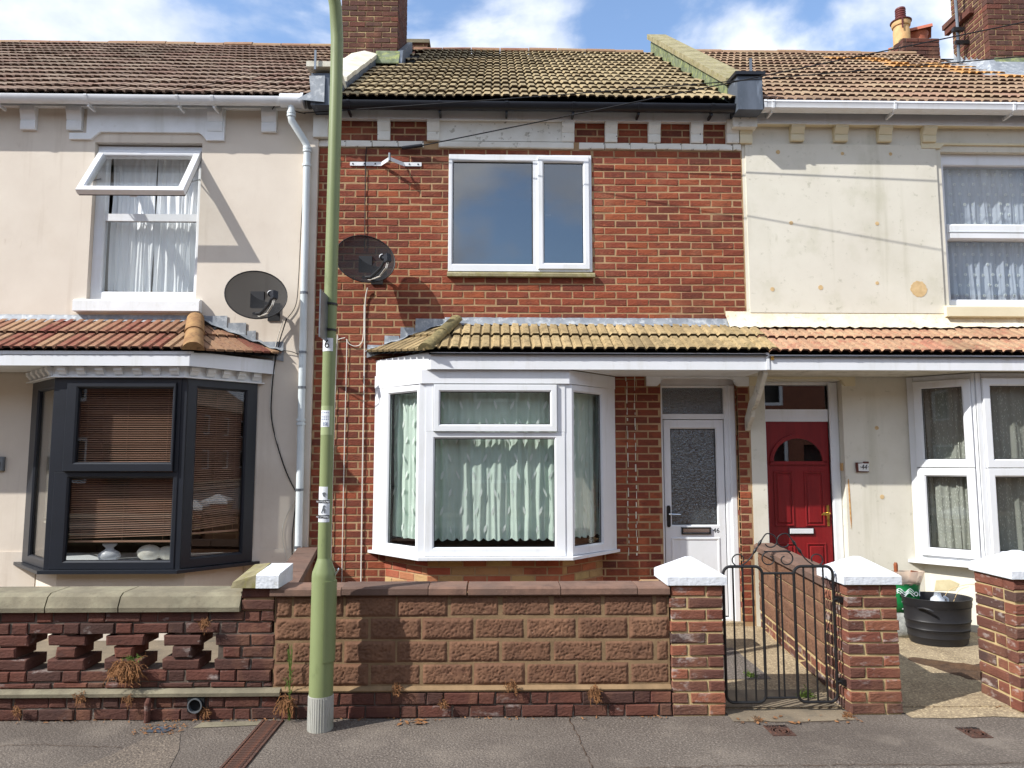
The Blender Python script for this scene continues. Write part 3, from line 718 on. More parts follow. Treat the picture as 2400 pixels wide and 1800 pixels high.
# 46: white frame, fanlight, half-glazed leaf
fr = MB(DM).ring((1.655, 2.442, .035, 2.40), (1.70, 2.33, .075, 2.375), -.04, .04).build('door_frame', MT['upvc'], mid)
MB(DM).box(2.375, 2.44, -.065, -.041, .03, 2.40, ch=.01).build('architrave', MT['upvc'], fr)
MB(DM).box(1.699, 2.332, -.035, .03, 2.052, 2.105).build('door_transom', MT['upvc'], fr)
MB(DM).box(1.695, 2.335, .0, .006, 2.10, 2.378).build('pane', MT['glass_pattern'], fr)
leaf = MB(DM).ring((1.708, 2.322, .09, 2.045), (1.778, 2.242, .985, 1.955), -.028, .03).build('door', MT['upvc'], mid)
MB(DM).box(1.775, 2.245, .0, .006, .98, 1.96).build('pane', MT['glass_pattern'], leaf)
MB(DM).ring((1.778, 2.242, .986, 1.956), (1.786, 2.234, .994, 1.948), -.004, -.001, .001).build('gasket', MT['black_plastic'], leaf)
MB(DM).box(1.72, 2.31, -.027, -.005, .10, .975).build('door_rail', MT['upvc'], leaf)
MB(DM).ring((1.765, 2.255, .17, .86), (1.79, 2.23, .195, .835), -.036, -.026, .008).build('door_panel', MT['upvc'], leaf)
lb = MB(DM).ring((1.868, 2.166, .893, .963), (1.885, 2.149, .905, .951), -.048, -.02, .006).build('letter_plate', MT['iron_black'], leaf)
MB(DM).box(1.886, 2.148, -.042, -.028, .915, .949).build('flap', MT['chrome'], lb)
hd = MB(DM).prism([(1.732, .965), (1.754, .965), (1.762, .98), (1.762, 1.165), (1.754, 1.18), (1.732, 1.18), (1.724, 1.165), (1.724, .98)], 'y', -.036, -.028).build('handle_plate', MT['iron_black'], leaf)
MB(DM).tube([(1.743, -.03, 1.095), (1.743, -.075, 1.095), (1.76, -.08, 1.095), (1.85, -.08, 1.092)], .009, 8).build('lever', MT['chrome'], hd)
text_mesh('46', .066, DM @ Matrix.Translation((2.222, -.0285, .928)), MT['ink'], 'number', leaf, ext=.0015)
MB(DM).box(1.64, 2.46, -.12, .05, .012, .045).build('threshold', MT['yard_concrete'], mid)
# brick reveal of the door opening
RV = frameM((2.44, DY+.06), (2.44, F+.012))     # faces left
MB().box(2.445, 2.53, F+.012, F+.24, 0, 2.42).build('mortar_bed', MT['mortar_tan'], mid)
lay(mid, 'red', courses(0, .19, .03, 2.40, bl=.10, ph=0.01), RV, depth=.02, limit=380)
# lintels
def lintel(parent, x0, x1, zt, zm, zb, foot, y0, mat):
    p = [(x0, zb), (x0+foot*.72, zb), (x0+foot*.9, zb+(zm-zb)*.35), (x0+foot, zm-.012), (x0+foot*1.25, zm), (x1-foot*1.25, zm), (x1-foot, zm-.012), (x1-foot*.9, zb+(zm-zb)*.35), (x1-foot*.72, zb), (x1, zb), (x1, zt), (x0, zt)]
    return MB().prism(p, 'y', y0, F+.02).build('lintel', MT[mat], parent)
lintel(mid, 1.514, 2.552, 2.474, 2.455, 2.38, .15, F-.035, 'white_paint')
MB(DM).box(1.64, 2.46, -.03, .05, 2.401, 2.47).build('door_head', MT['white_paint'], mid)
lintel(right, 2.555, 3.635, 2.476, 2.455, 2.385, .14, F-.034, 'render_yellow')
# 44: red panelled door
fr = MB(DM).ring((2.715, 3.51, .03, 2.44), (2.765, 3.44, .07, 2.405), -.03, .05).build('door_frame', MT['upvc'], right)
MB(DM).box(3.415, 3.51, -.055, -.031, .03, 2.44, ch=.012).build('architrave', MT['upvc'], fr)
MB(DM).box(2.765, 3.415, -.02, .04, 2.03, 2.155).build('door_transom', MT['upvc'], fr)
MB(DM).box(2.768, 3.412, .0, .006, 2.153, 2.40).build('pane', MT['glass_dark'], fr)
leaf = MB(DM).box(2.768, 3.412, -.006, .04, .08, 2.028).build('door', MT['door_red'], right)
cx, cz, rr = 3.085, 1.625, .252
arc = [(cx+math.cos(a)*rr, cz+math.sin(a)*rr*.92) for a in [math.pi*k/16 for k in range(17)]]
gl = MB(DM).prism(arc, 'y', -.012, -.0065).build('fanlight', MT['glass_dark'], leaf)
oa = [(cx+math.cos(a)*(rr+.04), cz-.02+math.sin(a)*(rr*.92+.06)) for a in [math.pi*k/16 for k in range(17)]]
m = MB(DM)
for k in range(16):
    q = [arc[k], arc[k+1], oa[k+1], oa[k]]; m.prism(q, 'y', -.026, -.0064)
m.box(cx-rr-.04, cx+rr+.04, -.026, -.0064, cz-.035, cz-.001)
m.build('fanlight_rim', MT['door_red'], gl)
for (u0, u1, v0, v1) in ((2.83, 3.03, .97, 1.52), (3.145, 3.345, .97, 1.52), (2.83, 3.03, .17, .80), (3.145, 3.345, .17, .80)):
    p_ = MB(DM).ring((u0, u1, v0, v1), (u0+.018, u1-.018, v0+.018, v1-.018), -.016, -.0061, .006).build('door_panel', MT['door_red'], leaf)
    MB(DM).box(u0+.03, u1-.03, -.016, -.0061, v0+.03, v1-.03, ch=.009).build('raised_field', MT['door_red'], p_)
lp = MB(DM).box(2.965, 3.225, -.018, -.0062, .885, .955, ch=.004).build('letter_plate', MT['black_plastic'], leaf)
MB(DM).box(2.976, 3.214, -.026, -.0185, .895, .945, ch=.003).build('flap', MT['white_plastic'], lp)
hp = MB(DM).box(3.365, 3.39, -.016, -.0063, .97, 1.18, ch=.004).build('handle_plate', MT['brass'], leaf)
MB(DM).tube([(3.377, -.016, 1.10), (3.377, -.05, 1.10), (3.36, -.055, 1.105), (3.31, -.055, 1.10), (3.295, -.05, 1.088), (3.335, -.055, 1.085), (3.372, -.05, 1.095)], .008, 8).build('lever', MT['brass'], hp)
MB(DM).box(2.70, 3.53, -.14, .05, .012, .05).build('threshold', MT['yard_concrete'], right)
MB().box(3.495, 3.508, F+.03, F+.075, 1.53, 1.605, ch=.004).build('bell_push', MT['buff_pot'], right)
# curved bracket under the hood, between the two doors
pb = [(6.70, 2.474), (6.76, 2.474), (6.80, 2.42), (6.90, 2.30), (7.03, 2.19), (7.13, 2.10), (7.20, 1.98), (F-.002, 1.94), (F-.002, 2.01), (7.22, 2.10), (7.10, 2.24), (6.98, 2.33), (6.87, 2.42), (6.82, 2.474)]
pb = [(6.695, 2.474), (6.70, 2.44), (6.74, 2.40), (6.86, 2.27), (6.98, 2.16), (7.06, 2.13), (7.08, 2.06), (7.18, 1.98), (7.22, 1.935), (F-.002, 1.93), (F-.002, 2.06), (7.20, 2.12), (7.12, 2.22), (7.02, 2.27), (6.90, 2.38), (6.84, 2.474)]
br = MB().prism(pb, 'x', 2.508, 2.548).build('hood_bracket', MT['timber_white'], right)
MB().box(2.502, 2.554, 7.0, 7.06, 2.155, 2.185).build('bracket_boss', MT['timber_white'], br)

# ------------------------------------------------------------------ roof tiles
def tile_mesh(name, mat, cover, length, n, hgt, thick, lift, flat=.58, seed=0, nseg=8):
    """interlocking tile: x across, y up the slope, z normal; n rolls"""
    rng = random.Random(seed); per = cover/n; prof = []
    for i in range(n):
        for u, h in ((0, 0), (.08, .06), (.16, .75), (.24, 1), (.24+flat*.5, 1.0), (.24+flat-.04, .96), (.24+flat+.06, .25), (.24+flat+.10, 0)):
            if u < .99: prof.append((i*per+u*per, h*hgt))
    prof.append((cover+.006, 0))
    m = MB(); k = len(prof); vs = []
    def nz(): return rng.uniform(-.0015, .0015)
    for (x, h) in prof: vs.append((x-cover/2, nz()*2, h+thick+lift+nz()))
    for (x, h) in prof: vs.append((x-cover/2, length, h+thick))
    for (x, h) in prof: vs.append((x-cover/2, nz()*2+.004, h*.9+lift-.004))
    for (x, h) in prof: vs.append((x-cover/2, length, h*.9))
    fs = []
    for i in range(k-1):
        fs += [(i, i+1, k+i+1, k+i), (2*k+i, 2*k+i+1, i+1, i), (3*k+i, 3*k+i+1, 2*k+i+1, 2*k+i)]
    fs += [(0, k, 3*k, 2*k), (k-1, 3*k-1, 4*k-1, 2*k-1)]
    m.add(vs, fs); me = m.mesh(name, MT[mat]); me.materials.append(MT.get(mat+'_nose', MT[mat]))
    for p in me.polygons:                                   # bare clay below the weathered top face
        if abs(p.normal.z) < .5 or p.normal.z < 0: p.material_index = 1 if abs(p.normal.x) < .5 else 0
    return me
def half_round(name, mat, r, L_, seed=0, n=8, t=.018):
    """ridge tile, axis along x, open side down"""
    m = MB(); rng = random.Random(seed)
    pts = [(-r*math.cos(math.pi*k/n), r*.62*math.sin(math.pi*k/n)) for k in range(n+1)]
    inn = [(p[0]*(1-t/r), p[1]-t) for p in pts[::-1]]
    m.prism(pts+inn, 'x', -L_/2, L_/2); return m.mesh(name, MT[mat])
GAUGE_ROWS = 15
def roof(parent, x0, x1, ye, ze, yr, zr, mat, skip=None, cover=.291):
    a = math.atan2(zr-ze, yr-ye); slope = math.hypot(yr-ye, zr-ze); g = slope/GAUGE_ROWS
    d = Vector((0, math.cos(a), math.sin(a))); nrm = Vector((0, -math.sin(a), math.cos(a)))
    m = MB(); m.add([(x0, ye, ze-.03), (x1, ye, ze-.03), (x1, yr, zr-.03), (x0, yr, zr-.03), (x0, yr+3.5, zr-2.6), (x1, yr+3.5, zr-2.6)], [(0, 1, 2, 3), (3, 2, 5, 4)])
    rf = m.build('roof', MT['dark_void'], parent)
    ms = [tile_mesh('roof_tile', mat, cover, g+.075, 3, .019, .011, .028, seed=k) for k in range(5)]
    n = int(math.ceil((x1-x0)/cover)); cnt = 0
    for r in range(GAUGE_ROWS):
        off = 0 if r % 2 == 0 else cover/3
        x = x0-off
        while x < x1-.03:
            cxp = x+cover/2; p = Vector((cxp, ye, ze))+d*(g*r)
            x += cover
            if skip and skip(cxp, p.y, p.z, r): continue
            if cxp-cover/2 < x0-.2 or cxp+cover/2 > x1+.2: continue
            q = piece('roof_tile', random.choice(ms), rf, p+nrm*(random.uniform(-.004, .004)+.005*math.sin(cxp*1.1+r*.15))+d*random.gauss(0, .003), (a+random.gauss(0, .004), random.gauss(0, .005), random.gauss(0, .004)))
            cnt += 1
    return rf
def ridge(rf, x0, x1, y, z, mat='ridge_tan', r=.13, L_=.45):
    ms = [half_round('ridge_tile', mat, r+random.uniform(-.004, .004), L_-.012, k) for k in range(3)]
    x = x0+L_/2
    while x < x1:
        piece('ridge_tile', random.choice(ms), rf, (x, y, z+random.uniform(-.008, .008)), (0, random.uniform(-.012, .012), random.uniform(-.01, .01))); x += L_
YE, ZE = 7.05, 5.275
lroof = roof(left, -7.9, -1.90, YE, ZE, 11.02, 8.15, 'tile_brown', skip=lambda x, y, z, r: (x > -2.2 and y > 9.1))
ridge(lroof, -7.9, -2.1, 11.05, 8.13)
mroof = roof(mid, -1.60, 2.42, YE, ZE, 10.84, 8.0, 'tile_olive', skip=lambda x, y, z, r: (x < -1.2 and 9.0 < y < 10.4))
ridge(mroof, -1.3, 2.45, 10.86, 7.985)
LICH = []
rroof = roof(right, 2.66, 8.5, YE, ZE, 11.02, 8.13, 'tile_pink', skip=lambda x, y, z, r: x > 6.6 and 8.75 < y)
ridge(rroof, 2.7, 6.75, 11.05, 8.12)
for o in rroof.children:
    if o.name.startswith('roof_tile'):
        p = WL[o]
        if 5.0 < p.x < 6.9 and 8.1 < p.y < 10.4 and (p.x-5.0) > (10.4-p.y)*.7-.1 and random.random() < .62 and abs((p.x-5.6)-(10.0-p.y)*.55) < .75:
            if 'L' not in LICH:
                LICH.append('L'); lm = tile_mesh('roof_tile', 'tile_lichen', .291, math.hypot(4.0, 2.885)/15+.075, 3, .022, .011, .034, seed=9)
            o.data = lm

# ------------------------------------------------------------------ canopy roofs over the bays
def clip(poly, f):
    """keep the part of a polygon where f(p) >= 0 (f linear)"""
    out = []; n = len(poly)
    for i in range(n):
        a, b = poly[i], poly[(i+1) % n]; fa, fb = f(a), f(b)
        if fa >= 0: out.append(a)
        if (fa >= 0) != (fb >= 0):
            t = fa/(fa-fb); out.append((a[0]+(b[0]-a[0])*t, a[1]+(b[1]-a[1])*t))
    return out
def hip_face(parent, e0, e1, top, mat, per=.0955, rows=2):
    """small tiled triangle e0-e1 (eaves) to top: each tile is a child piece"""
    e0, e1, top = Vector(e0), Vector(e1), Vector(top)
    ux = (e1-e0).normalized(); nrm = ux.cross(top-e0).normalized()
    if nrm.z < 0: nrm = -nrm
    uy = nrm.cross(ux).normalized()
    if uy.z < 0: uy = -uy
    T = ((top-e0).dot(ux), (top-e0).dot(uy)); Lx = (e1-e0).length; g = T[1]/rows
    def edge(p, q, s): return lambda r: s*((q[0]-p[0])*(r[1]-p[1])-(q[1]-p[1])*(r[0]-p[0]))
    m = MB(); m.add([e0-nrm*.005, e1-nrm*.005, top-nrm*.005], [(0, 1, 2)]); hf = m.build('hip_slope', MT['dark_void'], parent)
    for r in range(rows):
        k = 0
        while k*per < Lx:
            x0 = k*per; k += 1
            poly = [(x0, r*g-(.03 if r == 0 else .02)), (x0+per*.80, r*g-(.03 if r == 0 else .02)), (x0+per*.80, (r+1)*g), (x0, (r+1)*g)]
            poly = clip(poly, edge((0, -.04), (T[0], T[1]+.0), -1)); 
            if len(poly) > 2: poly = clip(poly, edge((Lx, -.04), (T[0], T[1]), 1))
            if len(poly) < 3: continue
            vs = []
            for (a, b) in poly:
                lift = .022*(1-(b-r*g)/g)
                vs.append(e0+ux*a+uy*b+nrm*(.03+lift))
            n = len(vs); vs2 = [v-nrm*.022 for v in vs]
            t = MB(); t.add(vs+vs2, [tuple(range(n)), tuple(range(2*n-1, n-1, -1))]+[(i, i+n, (i+1) % n+n, (i+1) % n) for i in range(n)])
            t.build('roof_tile', MT[mat], hf)
    return hf
def canopy(parent, x0, x1, ye, ze, yt, zt, mat, clipx=None, cover=.191):
    a = math.atan2(zt-ze, yt-ye); slope = math.hypot(yt-ye, zt-ze); g = slope/2
    d = Vector((0, math.cos(a), math.sin(a)))
    m = MB(); m.add([(x0, ye+.01, ze-.02), (x1, ye+.01, ze-.02), (x1, yt, zt-.02), (x0, yt, zt-.02)], [(0, 1, 2, 3)])
    rf = m.build('canopy_roof', MT['dark_void'], parent)
    ms = [tile_mesh('roof_tile', mat, cover, g+.05, 2, .020, .012, .028, flat=.60, seed=20+k) for k in range(4)]
    for r in range(2):
        x = x0
        while x < x1-.05:
            c = x+cover/2; x += cover
            lim = x0 if clipx is None else clipx(r)
            if clipx is not None and (c < lim[0] or c > lim[1]): continue
            piece('roof_tile', random.choice(ms), rf, Vector((c, ye, ze))+d*(g*r), (a, random.uniform(-.01, .01), random.uniform(-.008, .008)))
    return rf
def hip_tile(rf, p0, p1, mat, r=.085, seg=2):
    p0, p1 = Vector(p0), Vector(p1); d = (p1-p0)/seg
    for k in range(seg):
        a, b = p0+d*k, p0+d*(k+1)*1.0
        m = MB(); n = 10; ax = (b-a).normalized(); side = ax.cross(Vector((0, 0, 1))).normalized(); upv = side.cross(ax).normalized()
        rng = random.Random(k)
        vs = []
        for t, rr_ in ((-.03, r*1.10), (.1, r*1.06), (.5, r), (1.0, r*.96)):
            for i in range(n+1):
                an = math.pi*i/n; j = 1+rng.uniform(-.03, .03)
                vs.append(a+(b-a)*t+(-side*math.cos(an)*rr_+upv*(math.sin(an)*rr_*.85-.01))*j)
        fs = [(q*(n+1)+i, q*(n+1)+i+1, (q+1)*(n+1)+i+1, (q+1)*(n+1)+i) for q in range(3) for i in range(n)]
        fs += [tuple(range(n+1)), tuple(range(3*(n+1), 4*(n+1)))[::-1]]
        m.add(vs, fs); m.build('hip_tile', MT[mat], rf, smooth=50)
YC, ZC, ZT = 6.62, 2.625, 2.985
mc = canopy(mid, -.62, 2.53, YC, ZC, F-.01, ZT, 'tile_yellow', clipx=lambda r: (-.56 if r == 0 else -.46, 9))
hf = hip_face(mid, (-1.27, F-.01, 2.70), (-.62, YC, ZC), (-.42, F-.01, 3.0), 'tile_yellow')
hip_tile(mc, (-.645, 6.60, 2.66), (-.40, F-.06, 3.045), 'hip_moss', r=.07)
lc = canopy(left, -8.0, -2.78, YC-.03, ZC-.015, F-.01, ZT+.02, 'tile_red', clipx=lambda r: (-99, -2.84 if r == 0 else -2.97))
hip_face(left, (-2.75, YC-.02, ZC-.01), (-2.17, F-.01, 2.68), (-3.02, F-.01, 3.0), 'tile_red')
hip_tile(lc, (-2.745, 6.57, 2.645), (-3.0, F-.05, 3.05), 'hip_brown', r=.085)
rc = canopy(right, 2.535, 8.4, YC, ZC-.015, F-.01, ZT-.02, 'tile_orange')
# flashings
def rag(parent, x0, x1, zt, zb, yo, mat, n=None, amp=.012):
    """dressed strip of lead: upstand on the wall, lower edge dressed over the tiles"""
    n = n or int((x1-x0)/.05); m = MB(); vs = []
    for i in range(n+1):
        x = x0+(x1-x0)*i/n; q = amp*math.sin(x*66)+random.uniform(-.006, .006)
        vs += [(x, F-.006, zt+random.uniform(-.003, .003)), (x, F-.018, zt-.05), (x, F-yo+q*.4, zb+q)]
    fs = [(3*i+k, 3*i+3+k, 3*i+4+k, 3*i+1+k) for i in range(n) for k in range(2)]
    m.add(vs, fs); return m.build('lead_flashing', MT[mat], parent, smooth=60)
rag(mid, -.52, 2.36, 3.075, 2.985, .075, 'lead')
rag(left, -8.0, -2.92, 3.085, 3.005, .075, 'lead')
rag(right, 2.34, 4.62, 3.15, 2.965, .14, 'cream_flashing', amp=.008)
rag(right, 4.60, 8.4, 3.10, 2.985, .09, 'cream_flashing', amp=.008)
for (x0_, x1_, z0_, z1_) in ((-1.30, -1.14, 2.66, 2.79), (-1.13, -.98, 2.72, 2.885), (-.97, -.83, 2.80, 2.97), (-.82, -.42, 2.89, 3.06)):
    MB().prism([(x0_, z0_), (x1_+.02, z0_+.05), (x1_, z1_-.004), (x0_+.006, z1_)], 'y', F-.013, F-.007).build('lead_flashing', MT['lead'], mid)
for (x0_, x1_, z0_, z1_) in ((-2.93, -2.70, 2.93, 3.08), (-2.69, -2.51, 2.83, 3.01), (-2.50, -2.41, 2.77, 2.93), (-2.40, -2.13, 2.68, 2.82)):
    MB().prism([(x0_, z0_), (x1_, z0_-.06), (x1_-.004, z1_), (x0_, z1_-.004)], 'y', F-.013, F-.007).build('lead_flashing', MT['lead'], left)
def dress(parent, pts, mat, wd=.06):
    pts = [Vector(p) for p in pts]; m = MB(); vs = []
    for i, p in enumerate(pts):
        vs += [p+Vector((0, 0, .012)), p+Vector((random.uniform(-.01, .01), -wd, -.012+random.uniform(-.008, .008)))]
    m.add(vs, [(2*i, 2*i+2, 2*i+3, 2*i+1) for i in range(len(pts)-1)]); m.build('lead_flashing', MT[mat], parent, smooth=60)
dress(mid, [(-1.31+.89*k/14, F-.012, 2.72+.33*k/14+.01*math.sin(k*2)) for k in range(15)], 'lead')
dress(left, [(-2.95+.82*k/14, F-.012, 3.04-.32*k/14+.012*math.sin(k*2)) for k in range(15)], 'lead')

# ------------------------------------------------------------------ eaves: fascias, corbels, gutters
MB().box(XM+.0, 2.43, 7.195, 7.215, 5.135, 5.26).build('eaves_fascia', MT['upvc'], mid)
MB().box(XM+.0, 2.43, 7.217, F+.0, 5.14, 5.15).build('eaves_soffit', MT['upvc'], mid)
MB().box(XL, XM-.06, 7.195, 7.215, 5.235, 5.34).build('eaves_fascia', MT['white_paint'], left)
MB().box(XL, XM-.06, 7.217, F, 5.24, 5.25).build('eaves_soffit', MT['white_paint'], left)
MB().box(2.70, XE, 7.165, 7.185, 5.115, 5.28).build('eaves_fascia', MT['upvc'], right)
MB().box(2.70, XE, 7.187, F, 5.12, 5.13).build('eaves_soffit', MT['render_yellow'], right)
def corbel(parent, x, w_, zb, zt, mat, out=.13):
    h = zt-zb
    p = [(F, zb), (F-out*.52, zb), (F-out*.60, zb+h*.10), (F-out*.62, zb+h*.36), (F-out*.52, zb+h*.42), (F-out*.62, zb+h*.46), (F-out*.80, zb+h*.66), (F-out*.98, zb+h*.80), (F-out, zb+h), (F, zb+h)]
    return MB().prism(p, 'x', x-w_/2, x+w_/2).build('corbel', MT[mat], parent)
for x in (-1.165, -.655, .742, 1.19, 1.64, 2.085): corbel(mid, x, .128, 4.925, 5.139, 'peeling_paint', .066)
corbel(mid, 2.46, .13, 4.925, 5.16, 'peeling_paint', .08)
corbel(right, 2.60, .13, 4.925, 5.16, 'render_yellow', .08)
for x in (-6.6, -5.9, -5.3, -4.79, -4.325, -2.895, -2.345): corbel(left, x, .15, 5.0, 5.239, 'white_paint', .07)
for x in (3.14, 3.60, 4.065, 4.535, 6.0, 6.5, 7.0): corbel(right, x, .14, 4.955, 5.119, 'render_yellow', .085)
MB().box(XM-.05, XM+.10, F-.08, F-.0, 4.93, 5.16).build('party_corbel', MT['peeling_paint'], left)
def gutter(parent, x0, x1, y, z, mat, square=False, brk=(), cap=True):
    m = MB(); r = .056
    if square:
        prof = [(.055, .03), (-.05, .03), (-.055, .012), (-.05, .005), (-.044, -.045), (-.02, -.062), (.045, -.062), (.055, -.05)]
        inn = [(.05, -.045), (.04, -.055), (-.02, -.055), (-.038, -.042), (-.044, .022), (.05, .022)]
    else:
        prof = [(-r*math.cos(math.pi*k/10), -r*1.05*math.sin(math.pi*k/10)) for k in range(11)]
        prof = [(-r-.004, .012), (-r-.004, 0)]+prof[1:-1]+[(r, 0), (r, .012)]
        inn = [(p[0]*.93, p[1]*.93+.004) for p in prof[::-1]]
    m.prism([(y+p[0], z+p[1]) for p in prof+inn], 'x', x0, x1)
    g = m.build('gutter', MT[mat], parent, smooth=45)
    for bx in brk:
        q = MB()
        if square:
            q.prism([(y+a*1.09-.002, z+b*1.10-.003) for a, b in prof]+[(y+.05, z-.01)], 'x', bx-.012, bx+.012)
        else:
            q.prism([(y+a*1.10, z+b*1.10) for a, b in prof], 'x', bx-.014, bx+.014)
        q.box(bx-.010, bx+.010, y+.0, y+.13, z-.085, z-.055)
        q.build('gutter_bracket', MT[mat], g)
    if cap:
        for bx in (x0, x1):
            MB().prism([(y+a*1.06, z+b*1.06) for a, b in prof], 'x', bx-.014, bx+.014).build('gutter_end', MT[mat], g)
    return g
gutter(mid, XM-.06, 2.46, 7.07, 5.232, 'black_plastic', brk=(-1.5, -.58, .10, .78, 1.45, 2.2))
lg = gutter(left, XL, -1.96, 7.06, 5.255, 'white_plastic', brk=(-6.5, -5.0, -4.1, -3.2, -2.85))
gutter(right, 2.72, XE, 7.02, 5.24, 'upvc', square=True, brk=(2.80, 4.05, 5.28, 6.5))
# downpipe with swan neck
MB().tube([(-2.18, 7.06, 5.25), (-1.97, 7.06, 5.25)], .070, 14).build('gutter_outlet', MT['white_plastic'], lg, smooth=40)
MB().tube([(-1.972, 7.06, 5.25), (-1.945, 7.06, 5.25)], .078, 14).build('gutter_outlet', MT['white_plastic'], lg, smooth=40)
dp = MB().tube([(-2.07, 7.06, 5.22), (-2.07, 7.06, 5.07), (-2.065, 7.065, 5.04), (-1.965, 7.145, 4.885), (-1.935, 7.165, 4.83), (-1.93, 7.17, 4.78), (-1.915, 7.17, 2.0), (-1.905, 7.17, .60)], .036, 14).build('downpipe', MT['pipe_grey'], left, smooth=40)
for z in (5.09, 5.12, 4.80, 4.77, 4.62, 2.03, 1.99, 3.30, 2.70, 2.35, 1.35, .80):
    xx = -2.07 if z > 5 else -1.93+.02*(4.78-z)/4
    yy = 7.06 if z > 5 else 7.17
    MB().tube([(xx, yy, z-.012), (xx, yy, z+.012)], .044 if z > 4.6 or abs(z-2) < .1 else .039, 14).build('pipe_collar', MT['pipe_grey' if z > 4.6 or abs(z-2) < .1 else 'metal_grey'], dp, smooth=40)

# ------------------------------------------------------------------ party parapets
sl = (8.0-ZE)/(10.84-YE)
def rz(y): return ZE+sl*(y-YE)
# right parapet
pw = MB().prism([(7.2, rz(7.2)-.05), (10.86, rz(10.86)-.05), (10.86, rz(10.86)+.24), (7.2, rz(7.2)+.16)], 'x', 2.44, 2.62).build('parapet', MT['lead_mossy'], mid)
for k in range(13):      # stepped lead soakers on the side
    y = 7.25+k*.275
    MB().prism([(y, rz(y)+.03), (y+.268, rz(y+.268)+.03), (y+.268, rz(y+.268)+.20), (y, rz(y)+.15)], 'x', 2.425-.003*(k % 2), 2.439).build('soaker', MT['lead_mossy'], pw)
MB().prism([(7.2, rz(7.2)+.165), (10.95, rz(10.95)+.245), (10.95, rz(10.95)+.33), (7.2, rz(7.2)+.24)], 'x', 2.40, 2.70).build('parapet_coping', MT['mossy_concrete'], pw)
bl = MB().prism([(6.96, 5.16), (6.96, 5.515), (7.30, 5.56), (7.40, 5.48), (7.55, 5.40), (7.50, 5.16)], 'x', 2.435, 2.69).build('kneeler', MT['lead_dark'], mid)
MB().prism([(6.93, 5.517), (6.93, 5.55), (7.26, 5.60), (7.26, 5.565)], 'x', 2.41, 2.715).build('kneeler_lid', MT['black_plastic'], bl)
MB().box(2.56, 2.585, 6.94, 6.952, 5.52, 5.69).build('strap', MT['metal_grey'], bl)
MB().box(2.44, 2.69, 7.13, F, 5.06, 5.158).build('party_corbel', MT['peeling_paint'], mid)
# left parapet, ends at the chimney
pl = MB().prism([(7.2, rz(7.2)-.05), (9.3, rz(9.3)-.05), (9.3, rz(9.3)+.14), (7.2, rz(7.2)+.10)], 'x', -1.90, -1.62).build('parapet', MT['lead_dark'], mid)
for k in range(7):
    y = 7.25+k*.29
    MB().prism([(y, rz(y)-.02), (y+.282, rz(y+.282)-.02), (y+.282, rz(y+.282)+.13), (y, rz(y)+.10)], 'x', -1.619, -1.604+.003*(k % 2)).build('soaker', MT['lead_dark'], pl)
for k in range(4):
    y0_, y1_ = 7.42+k*.47, 7.42+k*.47+.46
    q = [(-1.95, .11), (-1.60, .11), (-1.60, .165), (-1.775, .205), (-1.95, .165)]
    m = MB(); vs = [(x, y0_, rz(y0_)+h) for x, h in q]+[(x, y1_, rz(y1_)+h+.01) for x, h in q]
    m.add(vs, [(0, 1, 2, 3, 4), (9, 8, 7, 6, 5)]+[(i, i+5, (i+1) % 5+5, (i+1) % 5) for i in range(5)])
    m.build('coping_stone', MT['stone_coping_pale'], pl)
kl = MB().prism([(6.98, 5.17), (6.98, 5.50), (7.45, 5.56), (7.45, 5.17)], 'x', -1.86, -1.63).build('kneeler', MT['lead_dark'], mid)
m = MB(); m.add([(-1.88, 6.975, 5.47), (-1.86, 6.97, 5.30), (-1.99, 6.93, 5.20), (-1.72, 6.96, 5.19), (-1.72, 6.968, 5.47)], [(0, 1, 2, 3, 4)]); m.build('lead_flashing', MT['lead'], kl)
MB().prism([(6.93, 5.545), (6.93, 5.60), (7.2, 5.63), (7.42, 5.60), (7.42, 5.53)], 'x', -1.90, -1.60).build('coping_stone', MT['stone_coping_pale'], kl)
MB().box(-1.815, -1.795, 6.90, 6.912, 5.50, 5.70).build('strap', MT['metal_grey'], kl)

# ------------------------------------------------------------------ chimneys
def stack(parent, name, x0, x1, y0, y1, z0, z1, kind, faces, corb=0.0, limit=200, mort='mortar_pillar', ch=.075):
    c = MB().box(x0+.008, x1-.008, y0+.008, y1-.008, z0, z1).build(name, MT[mort], parent)
    d = .10
    if 'f' in faces: lay(c, kind, courses(x0, x1, z0, z1, 'stretcher', ph=.11, ch=ch), Matrix.Translation((0, y0, 0)), depth=d, limit=limit)
    for s, M in (('r', frameM((x1, y0), (x1, y1))), ('l', frameM((x0, y1), (x0, y0)))):
        if s in faces:
            L_ = y1-y0
            rects = courses(d+.01 if s == 'r' else 0, L_ if s == 'r' else L_-d-.01, z0, z1, 'stretcher', ph=.03, ch=ch)
            lay(c, kind, rects, M, depth=.05, limit=limit)
    return c
ch1 = stack(mid, 'chimney_stack', -2.10, -1.335, 9.30, 10.25, 6.55, 8.9, 'chi', 'fr')
o = stack(mid, 'chimney_stack', -1.95, -1.10, 11.0, 11.5, 7.6, 8.24, 'chi', 'fr')
MB().box(-1.97, -1.07, 10.98, 11.52, 8.241, 8.30).build('mortar_cap', MT['concrete_coping'], o)
MB().prism([(9.285, rz(9.285)+.0), (9.17, rz(9.17)+.06), (9.17, rz(9.17)+.08), (9.285, rz(9.17)+.30)], 'x', -1.62, -1.30).build('chimney_flashing', MT['lead_mossy'], ch1)
MB().prism([(9.17, rz(9.17)+.02), (10.3, rz(10.3)+.02), (10.3, rz(10.3)+.22), (9.285, rz(9.285)+.22)], 'x', -1.328, -1.26).build('chimney_flashing', MT['lead_dark'], ch1)
MB().box(-2.13, -1.305, 9.27, 10.28, 8.70, 8.76).build('chimney_course', MT['brick_chi_object'], ch1)
